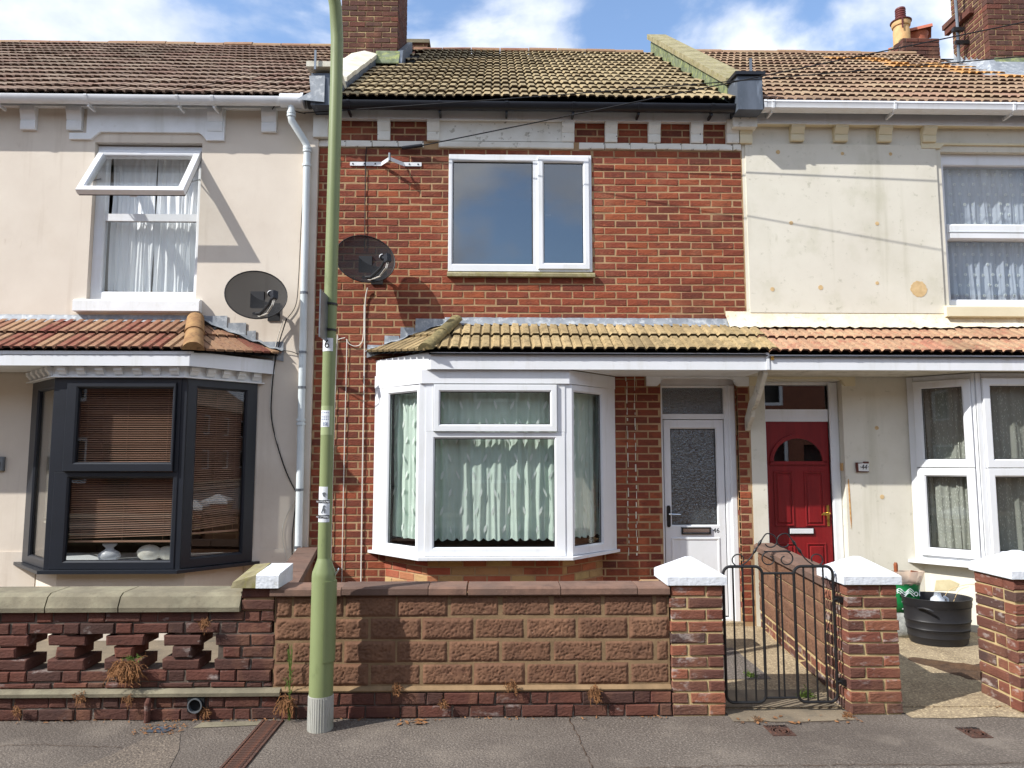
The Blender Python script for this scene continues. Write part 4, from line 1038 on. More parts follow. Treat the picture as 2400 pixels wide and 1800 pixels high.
ch2 = stack(right, 'chimney_stack', 6.75, 8.1, 9.30, 10.05, 6.55, 8.9, 'chi', 'fl', mort='mortar_pillar')
MB().box(6.66, 8.2, 9.80, 10.14, 8.02, 8.095).build('chimney_course', MT['brick_chi_object'], ch2)
cap2 = MB().box(6.68, 6.745, 9.55, 10.12, 7.93, 8.01).build('chimney_course', MT['brick_chi_object'], ch2)
# lead apron and stepped flashing
for k in range(6):
    y = 9.32+k*.12; z = rz(y)+.03
    m = MB(); m.add([(6.742, y, z-.08), (6.742, y+.13, z+.0), (6.742, y+.115, z+.24), (6.742, y+.0, z+.07), (6.60, y, z-.04), (6.60, y+.13, z+.055)], [(0, 1, 2, 3), (0, 4, 5, 1)])
    m.build('step_flashing', MT['lead'], ch2)
m = MB(); m.add([(6.55, 9.0, rz(9.0)+.07), (8.3, 9.0, rz(9.0)+.07), (8.3, 9.28, 7.08), (6.72, 9.28, 7.08), (6.30, 8.75, rz(8.75)+.055), (8.3, 8.72, rz(8.72)+.055), (6.45, 9.9, rz(9.9)+.06), (6.74, 10.1, rz(10.1)+.07)],
    [(0, 1, 2, 3), (4, 5, 1, 0), (4, 0, 3, 7, 6)]); m.build('lead_apron', MT['lead'], ch2)
MB().prism([(9.29, 6.85), (9.285, 7.08), (9.25, 7.09), (9.2, 6.93)], 'x', 6.78, 7.3).build('lead_flashing', MT['lead_mossy'], ch2)
# chimney behind the ridge with its pots
bg = thing('chimney_stack', (7.15, 12.0, 7.6), 'low brick chimney with buff and terracotta pots behind the right roof ridge', 'chimney')
c = MB().box(6.93, 7.55, 11.6, 12.5, 7.6, 8.80).build('stack_core', MT['mortar_grey'], bg)
lay(bg, 'chi', courses(6.92, 7.56, 8.80-.075*5, 8.80, ph=.06), Matrix.Translation((0, 11.59, 0)), depth=.1)
lay(bg, 'chi', courses(0, .8, 8.80-.075*5, 8.80, ph=.0), frameM((6.92, 12.5), (6.92, 11.70)), depth=.05)
MB().prism([(11.62, 8.80), (11.70, 8.85), (12.4, 8.85), (12.48, 8.80)], 'x', 6.95, 7.53).build('mortar_cap', MT['mossy_concrete'], bg)
pt = MB().lathe([(.135, 0), (.135, .25), (.125, .30), (.128, .32), (.145, .33), (.155, .37), (.15, .41), (.12, .42)], (7.06, 11.85, 8.82), 20).build('chimney_pot', MT['buff_pot'], bg, smooth=40)
cw = MB().lathe([(.17, .41), (.175, .425), (.09, .435), (.085, .46)]+[(.088 if k % 2 else .078, .46+.02*k) for k in range(10)]+[(.08, .67), (.02, .68)], (7.06, 11.85, 8.82), 20).build('cowl', MT['dark_clay'], pt, smooth=40)
MB().box(6.985, 7.01, 11.69, 11.70, 9.05, 9.25).build('cowl_strap', MT['dark_clay'], pt)
def hood_pot(x, y, z, s=1.0):
    p = MB().lathe([(.15*s, 0), (.145*s, .24*s), (.165*s, .27*s), (.165*s, .30*s)], (x, y, z), 20).build('chimney_pot', MT['terracotta'], bg, smooth=40)
    m = MB(); n = 10; vs = []
    for t in (-.22*s, .22*s):
        for r_ in (.215*s, .19*s):
            for k in range(n+1):
                a = math.pi*(.06+.88*k/n); vs.append((x+t, y-math.cos(a)*r_, z+.26*s+math.sin(a)*r_*.75))
    q = n+1
    fs = [(k, k+1, 2*q+k+1, 2*q+k) for k in range(n)]+[(q+k, q+k+1, 3*q+k+1, 3*q+k) for k in range(n)]+[(k, k+1, q+k+1, q+k) for k in range(n)]+[(2*q+k, 2*q+k+1, 3*q+k+1, 3*q+k) for k in range(n)]
    m.M = Matrix.Translation((x, y, 0)) @ Matrix.Rotation(R(-28), 4, 'Z') @ Matrix.Translation((-x, -y, 0))
    m.add(vs, fs); m.build('pot_hood', MT['terracotta'], p, smooth=50)
hood_pot(7.42, 11.95, 8.80, .95); hood_pot(7.33, 12.4, 8.78, .8); hood_pot(7.02, 12.42, 8.55, .95)
# ------------------------------------------------------------------ boundary walls
WM = Matrix.Translation((0, W, 0))
# left: pierced honeycomb wall, plinth, concrete ledge and coping
lw = thing('garden_wall', (-3.2, W+.1, 0), 'dark red pierced honeycomb brick garden wall with grey concrete coping', 'garden wall')
XLW0, XLW1 = -5.6, -1.43
MB().box(XLW0, -1.36, W+.012, W+.24, 0, .148).build('wall_core', MT['mortar_grey'], lw)
lay(lw, 'old', courses(XLW0, -1.36, 0.002, .15, 'flemish', ph=.06), Matrix.Translation((0, W, 0)), depth=.05, jit=.003, prot=.006)
m = MB(); n = 60
for i in range(n):
    pass
MB().prism([(W-.02, .150), (W-.024, .172), (W-.012, .190), (W+.24, .192), (W+.24, .150)], 'x', XLW0, -1.37).build('ledge', MT['concrete_coping'], lw)
YB = W+.02; LM = Matrix.Translation((0, YB, 0))
MB().box(XLW0, -1.45, YB+.012, YB+.20, .193, .298).build('wall_core', MT['mortar_grey'], lw)
lay(lw, 'old', courses(XLW0, -1.43, .193-.037, .30, 'flemish', ph=.12), LM, depth=.05, jit=.003, prot=.007) if 0 else None
lay(lw, 'old', [(a, b, .194, .226) for a, b, c, d in courses(XLW0, -1.43, .0, .06, 'flemish', ph=.12)], LM, depth=.05, jit=.003, prot=.006)
lay(lw, 'old', [(a, b, .235, .299) for a, b, c, d in courses(XLW0, -1.43, .0, .06, 'flemish', ph=.29)], LM, depth=.05, jit=.003, prot=.007)
for r, ph in ((0, .28), (1, .10)):
    z = .531+r*.075
    MB().box(XLW0, -1.45, YB+.012, YB+.205, z, z+.0745).build('wall_core', MT['mortar_grey'], lw)
    lay(lw, 'old', [(a, b, z, z+.064) for a, b, c, d in courses(XLW0, -1.43, .0, .06, 'flemish', ph=ph)], LM, depth=.05, jit=.003, prot=.007)
# honeycomb units: full-depth bricks (stretcher, header, stretcher)
k = 0
for i in range(-9, 6):
    xc = -3.118+.3665*i
    if xc < XLW0 or xc > -1.95: continue
    for row, ww, dx in ((0, .238, 0), (1, .122, 0), (2, .238, .006)):
        z = .304+.0755*row
        me = brick_mesh(ww+random.uniform(-.006, .006), .066, .215, random.randrange(5), 'brick_old_object', ch=.008, jit=.004)
        piece('brick', me, lw, (xc+dx+random.uniform(-.006, .006), YB+random.uniform(-.008, .006), z+.034), (0, random.uniform(-.012, .012), random.uniform(-.02, .02)))
        MB().box(xc-.05, xc+.05, YB+.02, YB+.19, z+.064, z+.0775).build('mortar_bed', MT['mortar_grey'], lw)
# solid end next to the pillar
MB().box(-1.785, -1.43, YB+.012, YB+.2, .30, .531).build('wall_core', MT['mortar_grey'], lw)
for row in range(3):
    z = .304+.0755*row; x0_ = -1.80+(.05 if row == 1 else 0)
    for (a, b) in (((x0_, x0_+.22), (x0_+.23, -1.425)) if row != 1 else ((x0_, x0_+.11), (x0_+.125, -1.425))):
        lay(lw, 'old', [(a, b, z, z+.066)], LM, depth=.10, jit=.003, prot=.005)
# coping stones with a weathered top
for a, b in ((-5.6, -4.62), (-4.615, -3.71), (-3.705, -2.88), (-2.875, -2.42), (-2.415, -1.645)):
    e = .006
    m = MB(); q = [(YB-.03, .672), (YB-.034, .70), (YB-.005, .765), (YB+.03, .785), (YB+.24, .79), (YB+.24, .672)]
    m.prism(q, 'x', a+random.uniform(0, e), b-random.uniform(0, e)); m.build('coping_stone', MT['concrete_coping'], lw)
# small end pillar with a half white cap
ep = thing('wall_pillar', (-1.53, W+.1, .6), 'short brick pier with a cap half bare stone and half white paint', 'pillar')
MB().box(-1.63, -1.435, YB+.0, YB+.25, .672, .822).build('pier_core', MT['mortar_pale'], ep)
lay(ep, 'old', [(-1.64, -1.43, .678, .742), (-1.64, -1.43, .755, .820)], Matrix.Translation((0, YB-.012, 0)), depth=.11)
def capbox(x0, x1, y0, y1, z0, z1, slope):
    m = MB(); m.add([(x0, y0, z0), (x1, y0, z0), (x1, y1, z0), (x0, y1, z0), (x0, y0, z1), (x1, y0, z1), (x1, y1, z1+slope), (x0, y1, z1+slope), (x0, y0+.02, z1+.01), (x1, y0+.02, z1+.01)],
        [(0, 3, 2, 1), (0, 1, 5, 4), (1, 2, 6, 9, 5), (3, 0, 4, 8, 7), (2, 3, 7, 6), (4, 5, 9, 8), (8, 9, 6, 7)]); return m
m = MB(); m.add([(-1.70, W-.025, .823), (-1.542, W-.025, .823), (-1.542, W+.30, .823), (-1.70, W+.30, .823), (-1.69, W-.02, .86), (-1.542, W-.025, .905), (-1.542, W+.28, .94), (-1.65, W+.28, .93)],
    [(0, 3, 2, 1), (0, 1, 5, 4), (1, 2, 6, 5), (2, 3, 7, 6), (3, 0, 4, 7), (4, 5, 6, 7)]); m.build('cap_stone', MT['mossy_concrete'], ep)
capbox(-1.54, -1.395, W-.03, W+.30, .822, .900, .035).build('cap_stone', MT['cap_paint'], ep)
# divider between the two front gardens
dv = thing('garden_wall', (-1.6, 6.1, 0), 'dark garden wall with brown sloping coping running back from the half-white pier', 'garden wall')
a0, a1 = Vector((-1.46, W+.33, 0)), Vector((-1.83, F-.02, 0)); dd = (a1-a0).normalized(); sd_ = Vector((dd.y, -dd.x, 0))
m = MB(); vs = []
for p, zt in ((a0, .72), (a1, .74)):
    for s_ in (-.05, .05):
        q = p+sd_*s_
        vs += [(q.x, q.y, 0), (q.x, q.y, zt)]
m.add(vs, [(0, 1, 5, 4), (2, 3, 7, 6), (0, 1, 3, 2), (4, 5, 7, 6)]); m.build('wall_face', MT['block_brown'], dv)
for k in range(4):
    t0, t1 = k/4, (k+1)/4-.004; vs = []
    for t in (t0, t1):
        p = a0+(a1-a0)*t
        for s_, z in ((-.09, .735), (.09, .735), (.09, .79), (-.09, .80)):
            q = p+sd_*s_; vs.append((q.x, q.y, z))
    m = MB(); m.add(vs, [(0, 1, 2, 3), (7, 6, 5, 4)]+[(i, (i+1) % 4, (i+1) % 4+4, i+4) for i in range(4)]); m.build('coping_stone', MT['brown_coping'], dv)

# middle: patterned blocks on a brick plinth
bw = thing('garden_wall', (-.1, W+.1, 0), 'brown patterned concrete block garden wall on a dark brick plinth', 'garden wall')
XB0, XB1 = -1.43, 1.135
MB().box(-1.36, XB1, W+.012, W+.2, 0, .165).build('wall_core', MT['mortar_grey'], bw)
lay(bw, 'old', courses(-1.36, XB1, .004, .163, 'flemish', ph=.20, ch=.081), WM, depth=.06, jit=.003, prot=.006)
WB = W+.03
MB().prism([(W-.004, .166), (W-.008, .176), (WB-.006, .195), (WB+.1, .195), (WB+.1, .166)], 'x', -1.37, XB1).build('ledge', MT['mortar_pale'], bw)
MB().box(XB0, XB1, WB-.002, WB+.10, .19, .756).build('wall_core', MT['mortar_pale'], bw)
from mathutils import noise as mn
def block_mesh(w_, h_, seed, nx=44, nz=20, d=.09):
    m = MB(); vs = []; off = Vector((seed*7.3, seed*3.1, 0))
    for j in range(nz+1):
        for i in range(nx+1):
            u, v = i/nx, j/nz; x, z = (u-.5)*w_, (v-.5)*h_
            e = min(u, 1-u)*w_; f = min(v, 1-v)*h_; b = min(1, min(e, f)/.012)
            q = mn.noise(Vector((x*20, z*26, 0))+off)+.3*mn.noise(Vector((x*48, z*55, 3))+off)
            worm = abs(math.sin(q*8.5))
            hgt = (.0085*min(1, worm*1.7)+.0025*mn.noise(Vector((x*9, z*9, 5))+off))*max(0, min(1, (min(e, f)-.006)/.012))
            vs.append((x, -.003*b-hgt, z))
    fs = [(j*(nx+1)+i, j*(nx+1)+i+1, (j+1)*(nx+1)+i+1, (j+1)*(nx+1)+i) for j in range(nz) for i in range(nx)]
    m.add(vs, fs)
    bm_ = MB(); bm_.box(-w_/2, w_/2, .0, d, -h_/2, h_/2)
    m.add([p for p in bm_.v], [f for f in bm_.f if f != (0, 1, 5, 4)])
    return m.mesh('block', MT['block_brown'], smooth='all')
BM = [block_mesh(.3285, .1365, k) for k in range(6)]; BK = {}
def put_block(parent, a, b, c, d, M, nm='block'):
    w_, h_ = b-a, d-c
    if abs(w_-.3285) < .01: me = random.choice(BM)
    else:
        key = round(w_, 2)
        if key not in BK: BK[key] = block_mesh(w_, .1365, 50+len(BK), nx=max(6, int(w_/.0075)))
        me = BK[key]
    piece(nm, me, parent, M @ Vector(((a+b)/2, random.uniform(-.003, .003), (c+d)/2)), (0, random.uniform(-.004, .004), M.to_euler().z))
WBM = Matrix.Translation((0, WB, 0))
for r, zb in enumerate((.199, .341, .486, .628)):
    j0 = -.9745 if r % 2 else -.81
    x = j0-.337*3
    while x < XB1:
        a, b = max(x, XB0+.006), min(x+.3285, XB1-.004); x += .3365
        if b-a > .03: put_block(bw, a, b, zb, zb+.133, WBM)
for a, b in ((-1.455, -1.0), (-.995, -.44), (-.435, -.19), (-.18, .42), (.425, .92), (.925, 1.135)):
    rr_ = random.uniform(-.004, .004)
    MB().prism([(WB-.035, .764), (WB-.042, .772), (WB-.041, .808), (WB-.028, .820), (WB+.16, .824), (WB+.165, .764)], 'x', a, b).build('coping_stone', MT['brown_coping'], bw).location.z += rr_
# gate pillars
def pillar(x0, w_, dpt, z1, label, courses_n, capz, left_side=False, red_top=True):
    p = thing('gate_pillar', (x0+w_/2, W+dpt/2, 0), label, 'pillar', 'gate pillars with white pyramid caps')
    x1 = x0+w_
    MB().box(x0+.008, x1-.008, W+.008, W+dpt-.008, 0, z1).build('pillar_core', MT['mortar_pillar'], p)
    ch = z1/courses_n
    rects = []; sd2 = []
    for k in range(courses_n):
        z = k*ch+.006; zt = z+ch-.012
        if k % 2: rects += [(x0, x0+.104, z, zt), (x0+.118, x1, z, zt)]
        else: rects += [(x0, x1-.118, z, zt), (x1-.104, x1, z, zt)]
        sd2 += [(0, dpt-.225, z, zt), (dpt-.213, dpt-.112, z, zt)] if k % 2 else [(0, dpt-.112, z, zt)]
    lay(p, 'pil', rects, WM, depth=.10, jit=.003, prot=.002)
    lay(p, 'pil', sd2, frameM((x0, W+dpt), (x0, W)), depth=.05, jit=.003, prot=.003)
    MR = frameM((x1, W), (x1, W+dpt))
    lay(p, 'pil', [(dpt-b, dpt-a, c, d) for a, b, c, d in sd2], MR, depth=.05, jit=.003, prot=.003)
    o = .022
    X0, X1, Y0, Y1 = x0-o, x1+o, W-o, W+dpt+o; cx_, cy_ = (X0+X1)/2, (Y0+Y1)/2
    m = MB(); zc = z1+.004; e = .008
    m.add([(X0, Y0, zc), (X1, Y0, zc), (X1, Y1, zc), (X0, Y1, zc), (X0, Y0, zc+.052), (X1, Y0, zc+.052), (X1, Y1, zc+.052), (X0, Y1, zc+.052),
           (X0+e, Y0+e, zc+.060), (X1-e, Y0+e, zc+.060), (X1-e, Y1-e, zc+.060), (X0+e, Y1-e, zc+.060), (cx_-.02, cy_-.02, capz), (cx_+.02, cy_-.02, capz), (cx_+.02, cy_+.02, capz), (cx_-.02, cy_+.02, capz)],
          [(0, 3, 2, 1), (0, 1, 5, 4), (1, 2, 6, 5), (2, 3, 7, 6), (3, 0, 4, 7), (4, 5, 9, 8), (5, 6, 10, 9), (6, 7, 11, 10), (7, 4, 8, 11),
           (8, 9, 13, 12), (9, 10, 14, 13), (10, 11, 15, 14), (11, 8, 12, 15), (12, 13, 14, 15)])
    m.build('pillar_cap', MT['cap_paint'], p)
    return p
pillar(1.14, .345, .36, .825, 'gate pillar with white cap at the right end of the brown block wall', 11, .985)
p2 = pillar(2.30, .34, .36, .825, 'gate pillar with white cap that the iron gate hinges on', 11, .985)
pillar(3.42, .36, .40, .855, 'white-capped brick pillar at the far right edge of the open entrance', 11, 1.02)
# wall along the path to the doors
sw = thing('garden_wall', (2.45, 6.2, 0), 'low patterned block wall running back from the hinge pillar between the two doors', 'garden wall')
s0, s1 = (2.585, F-.05), (2.355, W+.37)       # left-facing side, from the house to the pillar
SMx = frameM(s0, s1); SL = flen(s0, s1)
MB(SMx).box(0, SL, .003, .10, 0, .75).build('wall_core', MT['mortar_pillar'], sw)
lay(sw, 'pil', courses(0, SL, .015, .165, ph=.1), SMx, depth=.05)
for r in range(4):
    zb = .175+.142*r; x = -.16 if r % 2 else 0
    while x < SL:
        a, b = max(x, 0), min(x+.3285, SL); x += .3365
        if b-a > .03: put_block(sw, a, b, zb, zb+.133, SMx)
for k in range(5):
    MB(SMx).prism([(-.04, .752), (-.045, .80), (-.02, .822), (.13, .826), (.14, .752)], 'x', k*SL/5+.002, (k+1)*SL/5-.002).build('coping_stone', MT['brown_coping'], sw)
# low brick step beside the bay
st = thing('brick_step', (1.3, 6.6, 0), 'low red brick stub wall behind the gate pillar beside the bay', 'wall')
MB().box(1.262, 1.72, 6.212, 6.45, 0, .60).build('wall_core', MT['mortar_tan'], st)
lay(st, 'bay', courses(1.25, 1.72, .0, .60, ph=.04), Matrix.Translation((0, 6.20, 0)), depth=.1)
lay(st, 'bay', courses(0, .24, .0, .60, ph=.1), frameM((1.25, 6.45), (1.25, 6.21)), depth=.05)
# drain pipe stub, iron stub, in the plinth
MB().tube([(-1.895, W-.03, .10), (-1.895, W+.10, .10)], .043, 20, cap=False).build('drain_pipe', MT['black_plastic'], lw, smooth=40)
m = MB(Matrix.Translation((-1.895, W-.032, .10)) @ Matrix.Rotation(R(90), 4, 'X')); m.lathe([(.046, 0), (.046, .006), (.038, .006), (.037, -.11)], n=24, cap=False); m.build('pipe_rim', MT['metal_grey'], lw, smooth=40)
MB().box(-1.95, -1.845, W-.0135, W+.03, .055, .148).build('pipe_shade_block', MT['dark_void'], lw)  # solid near-black block: shade of the pipe hole put into its colour
MB().tube([(-2.19, W-.03, .0), (-2.19, W-.03, .118), (-2.19, W-.015, .14)], [.019, .019, .015], 10).build('iron_stub', MT['brick_old_object'], lw)

# ------------------------------------------------------------------ gate
gt = thing('iron_gate', (1.88, 4.89, .05), 'black wrought-iron garden gate with scrollwork on top', 'gate')
GY = 4.89; gx0, gx1, gz0, gz1 = 1.512, 2.248, .062, .935
def gp(px, py):   # gate drawing units of the side elevation: 0..1 across, metres up
    return (gx0+(gx1-gx0)*px, GY, py)
def rbar(parent, nm, pts, r=.009, n=8): return MB().tube(pts, r, n).build(nm, MT['iron_black'], parent, smooth=40)
def arcpts(c, r_, a0_, a1_, n=6): return [(c[0]+r_*math.cos(R(a0_+(a1_-a0_)*k/n)), GY, c[1]+r_*math.sin(R(a0_+(a1_-a0_)*k/n))) for k in range(n+1)]
lx1, rx0 = gx0+.262, gx1-.262; c_ = .05
for (a, b) in ((gx0, lx1), (rx0, gx1)):
    pts = arcpts((a+c_, gz0+c_), c_, 180, 270)+arcpts((b-c_, gz0+c_), c_, 270, 360)+arcpts((b-c_, gz1-c_), c_, 0, 90)+arcpts((a+c_, gz1-c_), c_, 90, 180)
    fr = rbar(gt, 'gate_frame', pts+[pts[0]], .010)
    for k in (1, 2, 3):
        x = a+(b-a)*k/4; rbar(gt, 'bar', [(x, GY, gz0), (x, GY, gz1)], .0065)
for z in (gz0+.028, gz1-.045): rbar(gt, 'rail', [(lx1-.005, GY, z), (rx0+.005, GY, z)], .008)
for x in ((lx1+rx0)/2-.018, (lx1+rx0)/2+.018): rbar(gt, 'bar', [(x, GY, gz0+.028), (x, GY, gz1-.045)], .0065)
def scroll(parent, ctrl, r=.0045):
    pts = []
    n = len(ctrl)
    for i in range(n-1):
        p0, p1, p2_, p3 = [Vector((*ctrl[max(0, min(n-1, k))], 0)) for k in (i-1, i, i+1, i+2)]
        for s_ in range(5):
            t = s_/5
            q = .5*((2*p1)+(-p0+p2_)*t+(2*p0-5*p1+4*p2_-p3)*t*t+(-p0+3*p1-3*p2_+p3)*t**3)
            pts.append((q.x, GY, q.y))
    pts.append((ctrl[-1][0], GY, ctrl[-1][1]))
    return MB().tube(pts, r, 6).build('scroll', MT['iron_black'], parent, smooth=40)
mx = (gx0+gx1)/2
def spiral(cx_, cz_, r0, r1, a0_, a1_, n=14): return [(cx_+(r0+(r1-r0)*k/n)*math.cos(R(a0_+(a1_-a0_)*k/n)), cz_+(r0+(r1-r0)*k/n)*math.sin(R(a0_+(a1_-a0_)*k/n))) for k in range(n+1)]
for s_ in (-1, 1):
    def mir(l): return [(mx+s_*x*1.1, z-.018) for x, z in l]
    # outer curl, twisted stem, upper curl
    scroll(gt, mir(spiral(.237, .998, .028, .044, 210, -90, 12)+[(.20, .975), (.165, 1.01), (.12, 1.08), (.085, 1.14)]+spiral(.045, 1.115, .055, .03, 70, 330, 10)))
    scroll(gt, mir(spiral(.05, 1.0, .052, .02, 90, -250, 12)))
    for t in (.35, .75):
        pz = Vector((mx+s_*(.165-.08*t)*1.1, GY, .992+.13*t)); M = Matrix.Translation(pz) @ Matrix.Rotation(-s_*R(32), 4, 'Y')
        MB(M).lathe([(.0, -.035), (.008, -.014), (.011, 0), (.008, .014), (0, .035)], n=8).build('twist', MT['iron_black'], gt, smooth=60)
scroll(gt, [(mx-.09, 1.034), (mx-.03, 1.032), (mx+.03, 1.032), (mx+.09, 1.034)])
for z in (.72, .19):
    MB().tube([(gx1, GY, z), (gx1+.03, GY, z), (gx1+.06, GY, z)], .012, 8).build('hinge', MT['iron_black'], gt, smooth=40)
    MB().box(gx1+.022, gx1+.054, GY-.025, GY+.025, z-.018, z+.018).build('hinge', MT['iron_black'], gt)

# ------------------------------------------------------------------ lamp post
PX, PY = -1.075, 4.655
lp = thing('lamp_post', (PX, PY, 0), 'green painted steel street lamp post numbered six against the garden wall', 'lamp post')
MB().lathe([(.0765, 0), (.0755, .205)], (PX, PY, 0), 36).build('foot_sleeve', MT['lamp_grey'], lp, smooth=40)
m = MB()
for k in range(34):
    a = 2*math.pi*k/34; m.tube([(PX+.0765*math.cos(a), PY+.0765*math.sin(a), .004), (PX+.0755*math.cos(a), PY+.0755*math.sin(a), .20)], .0024, 5)
m.build('sleeve_ribs', MT['lamp_grey'], lp)
MB().lathe([(.073, .206), (.0735, .92), (.071, .945), (.046, 1.015), (.0425, 1.03)], (PX, PY, 0), 36).build('base_compartment', MT['lamp_green'], lp, smooth=40)
path = [(PX, PY, 1.025), (PX, PY, 2.0), (PX, PY, 3.0), (PX+.002, PY, 4.2), (PX+.002, PY-.006, 4.45), (PX-.006, PY-.04, 4.66), (PX-.045, PY-.2, 4.98), (PX-.12, PY-.48, 5.25), (PX-.25, PY-.95, 5.45), (PX-.4, PY-1.5, 5.5)]
MB().tube(path, [.0415, .0415, .0412, .041, .041, .041, .04, .038, .036, .034], 24).build('column', MT['lamp_green'], lp, smooth=40)
m = MB(Matrix.Translation((PX-.45, PY-1.72, 5.52)) @ Matrix.Rotation(R(14), 4, 'Z')); m.lathe([(.0, -.07), (.10, -.05), (.13, 0), (.11, .05), (0, .08)], n=20, sx=.9, sy=2.0); m.build('lantern', MT['metal_grey'], lp, smooth=50)
# access door: curved raised plate on the right front
def curved(nm, a0_, a1_, z0_, z1_, r_, t, mat, parent, n=10, corner=.0):
    m = MB(); vs = []
    for rr_ in (r_, r_+t):
        for z in (z0_, z1_):
            for k in range(n+1):
                a = R(a0_+(a1_-a0_)*k/n); vs.append((PX+rr_*math.cos(a), PY+rr_*math.sin(a), z))
    q = n+1; fs = []
    for k in range(n):
        fs += [(2*q+k, 2*q+k+1, 3*q+k+1, 3*q+k), (k, k+1, 2*q+k+1, 2*q+k), (q+k, q+k+1, 3*q+k+1, 3*q+k)]
    fs += [(0, q, 3*q, 2*q), (n, n+q, n+3*q, n+2*q)]
    m.add(vs, fs); return m.build(nm, MT[mat], parent, smooth=40)
curved('access_door', -75, 20, .41, .895, .0735, .008, 'lamp_green', lp)
MB().tube([(PX+.075, PY-.02, .93), (PX+.088, PY-.02, .95), (PX+.098, PY-.02, .97)], .006, 6).build('lock', MT['chrome'], lp)
# stickers
curved('number_sticker', -152, -46, 2.335, 2.42, .0418, .0008, 'sticker_white', lp)
def on_post(a, z, r_=.0432):
    aa = R(a); return Matrix.Translation((PX+r_*math.cos(aa), PY+r_*math.sin(aa), z)) @ Matrix.Rotation(aa+R(90), 4, 'Z')
text_mesh('6', .075, on_post(-100, 2.378), MT['ink'], 'number', lp, ext=.0008)
curved('clear_sleeve', -158, -30, 1.80, 1.985, .0417, .0006, 'sticker_clear', lp)
curved('supply_sticker', -148, -62, 1.85, 1.955, .0425, .0006, 'sticker_white', lp)
text_mesh('SSE', .028, on_post(-97, 1.868, .0436), MT['ink_blue'], 'lettering', lp, ext=.0004, sx=.9)
for z in (1.938, 1.916, 1.905, 1.895): curved('print_line', -140, -70, z, z+.004, .0432, .0003, 'ink_blue', lp, n=4)
curved('notice_sticker', -160, -40, 1.255, 1.395, .0418, .0006, 'sticker_white', lp)
curved('notice_sticker', -160, -62, 1.395, 1.475, .0418, .0006, 'sticker_white', lp)
curved('print_band', -158, -42, 1.372, 1.392, .0425, .0003, 'ink', lp); curved('print_band', -158, -42, 1.278, 1.298, .0425, .0003, 'ink', lp)
text_mesh('NO FOULING', .0145, on_post(-100, 1.382, .0435), MT['sticker_white'], 'lettering', lp, ext=.0004, sx=.95)
text_mesh('NO LITTERING', .0135, on_post(-100, 1.288, .0435), MT['sticker_white'], 'lettering', lp, ext=.0004, sx=.9)
m = MB(on_post(-92, 1.335, .0433)); m.prism([(-.004, .022), (.006, .026), (.010, .018), (.002, .012), (.012, .0), (.006, -.022), (.0, -.022), (.002, -.004), (-.008, -.012), (-.012, -.026), (-.016, -.022), (-.008, .002)], 'y', -.0006, .0); m.build('pictogram', MT['ink_grey'], lp)
m = MB(on_post(-92, 1.425, .0433)); m.prism([(-.012, .012), (.006, .016), (.014, .006), (.004, -.004), (.012, -.014), (-.002, -.012), (-.008, -.002)], 'y', -.0006, .0); m.build('pictogram', MT['ink_grey'], lp)
# sign plate seen edge-on, and its bands
MB().box(PX-.014, PX-.006, PY-.235, PY-.043, 2.395, 2.69).build('sign_plate', MT['metal_grey'], lp)
for z in (2.475, 2.645):
    MB().lathe([(.0425, -.007), (.046, -.007), (.046, .007), (.0425, .007)], (PX, PY, z), 24).build('sign_band', MT['iron_black'], lp, smooth=40)
    MB().box(PX-.020, PX+.0, PY-.062, PY-.043, z-.008, z+.008).build('sign_clip', MT['iron_black'], lp)
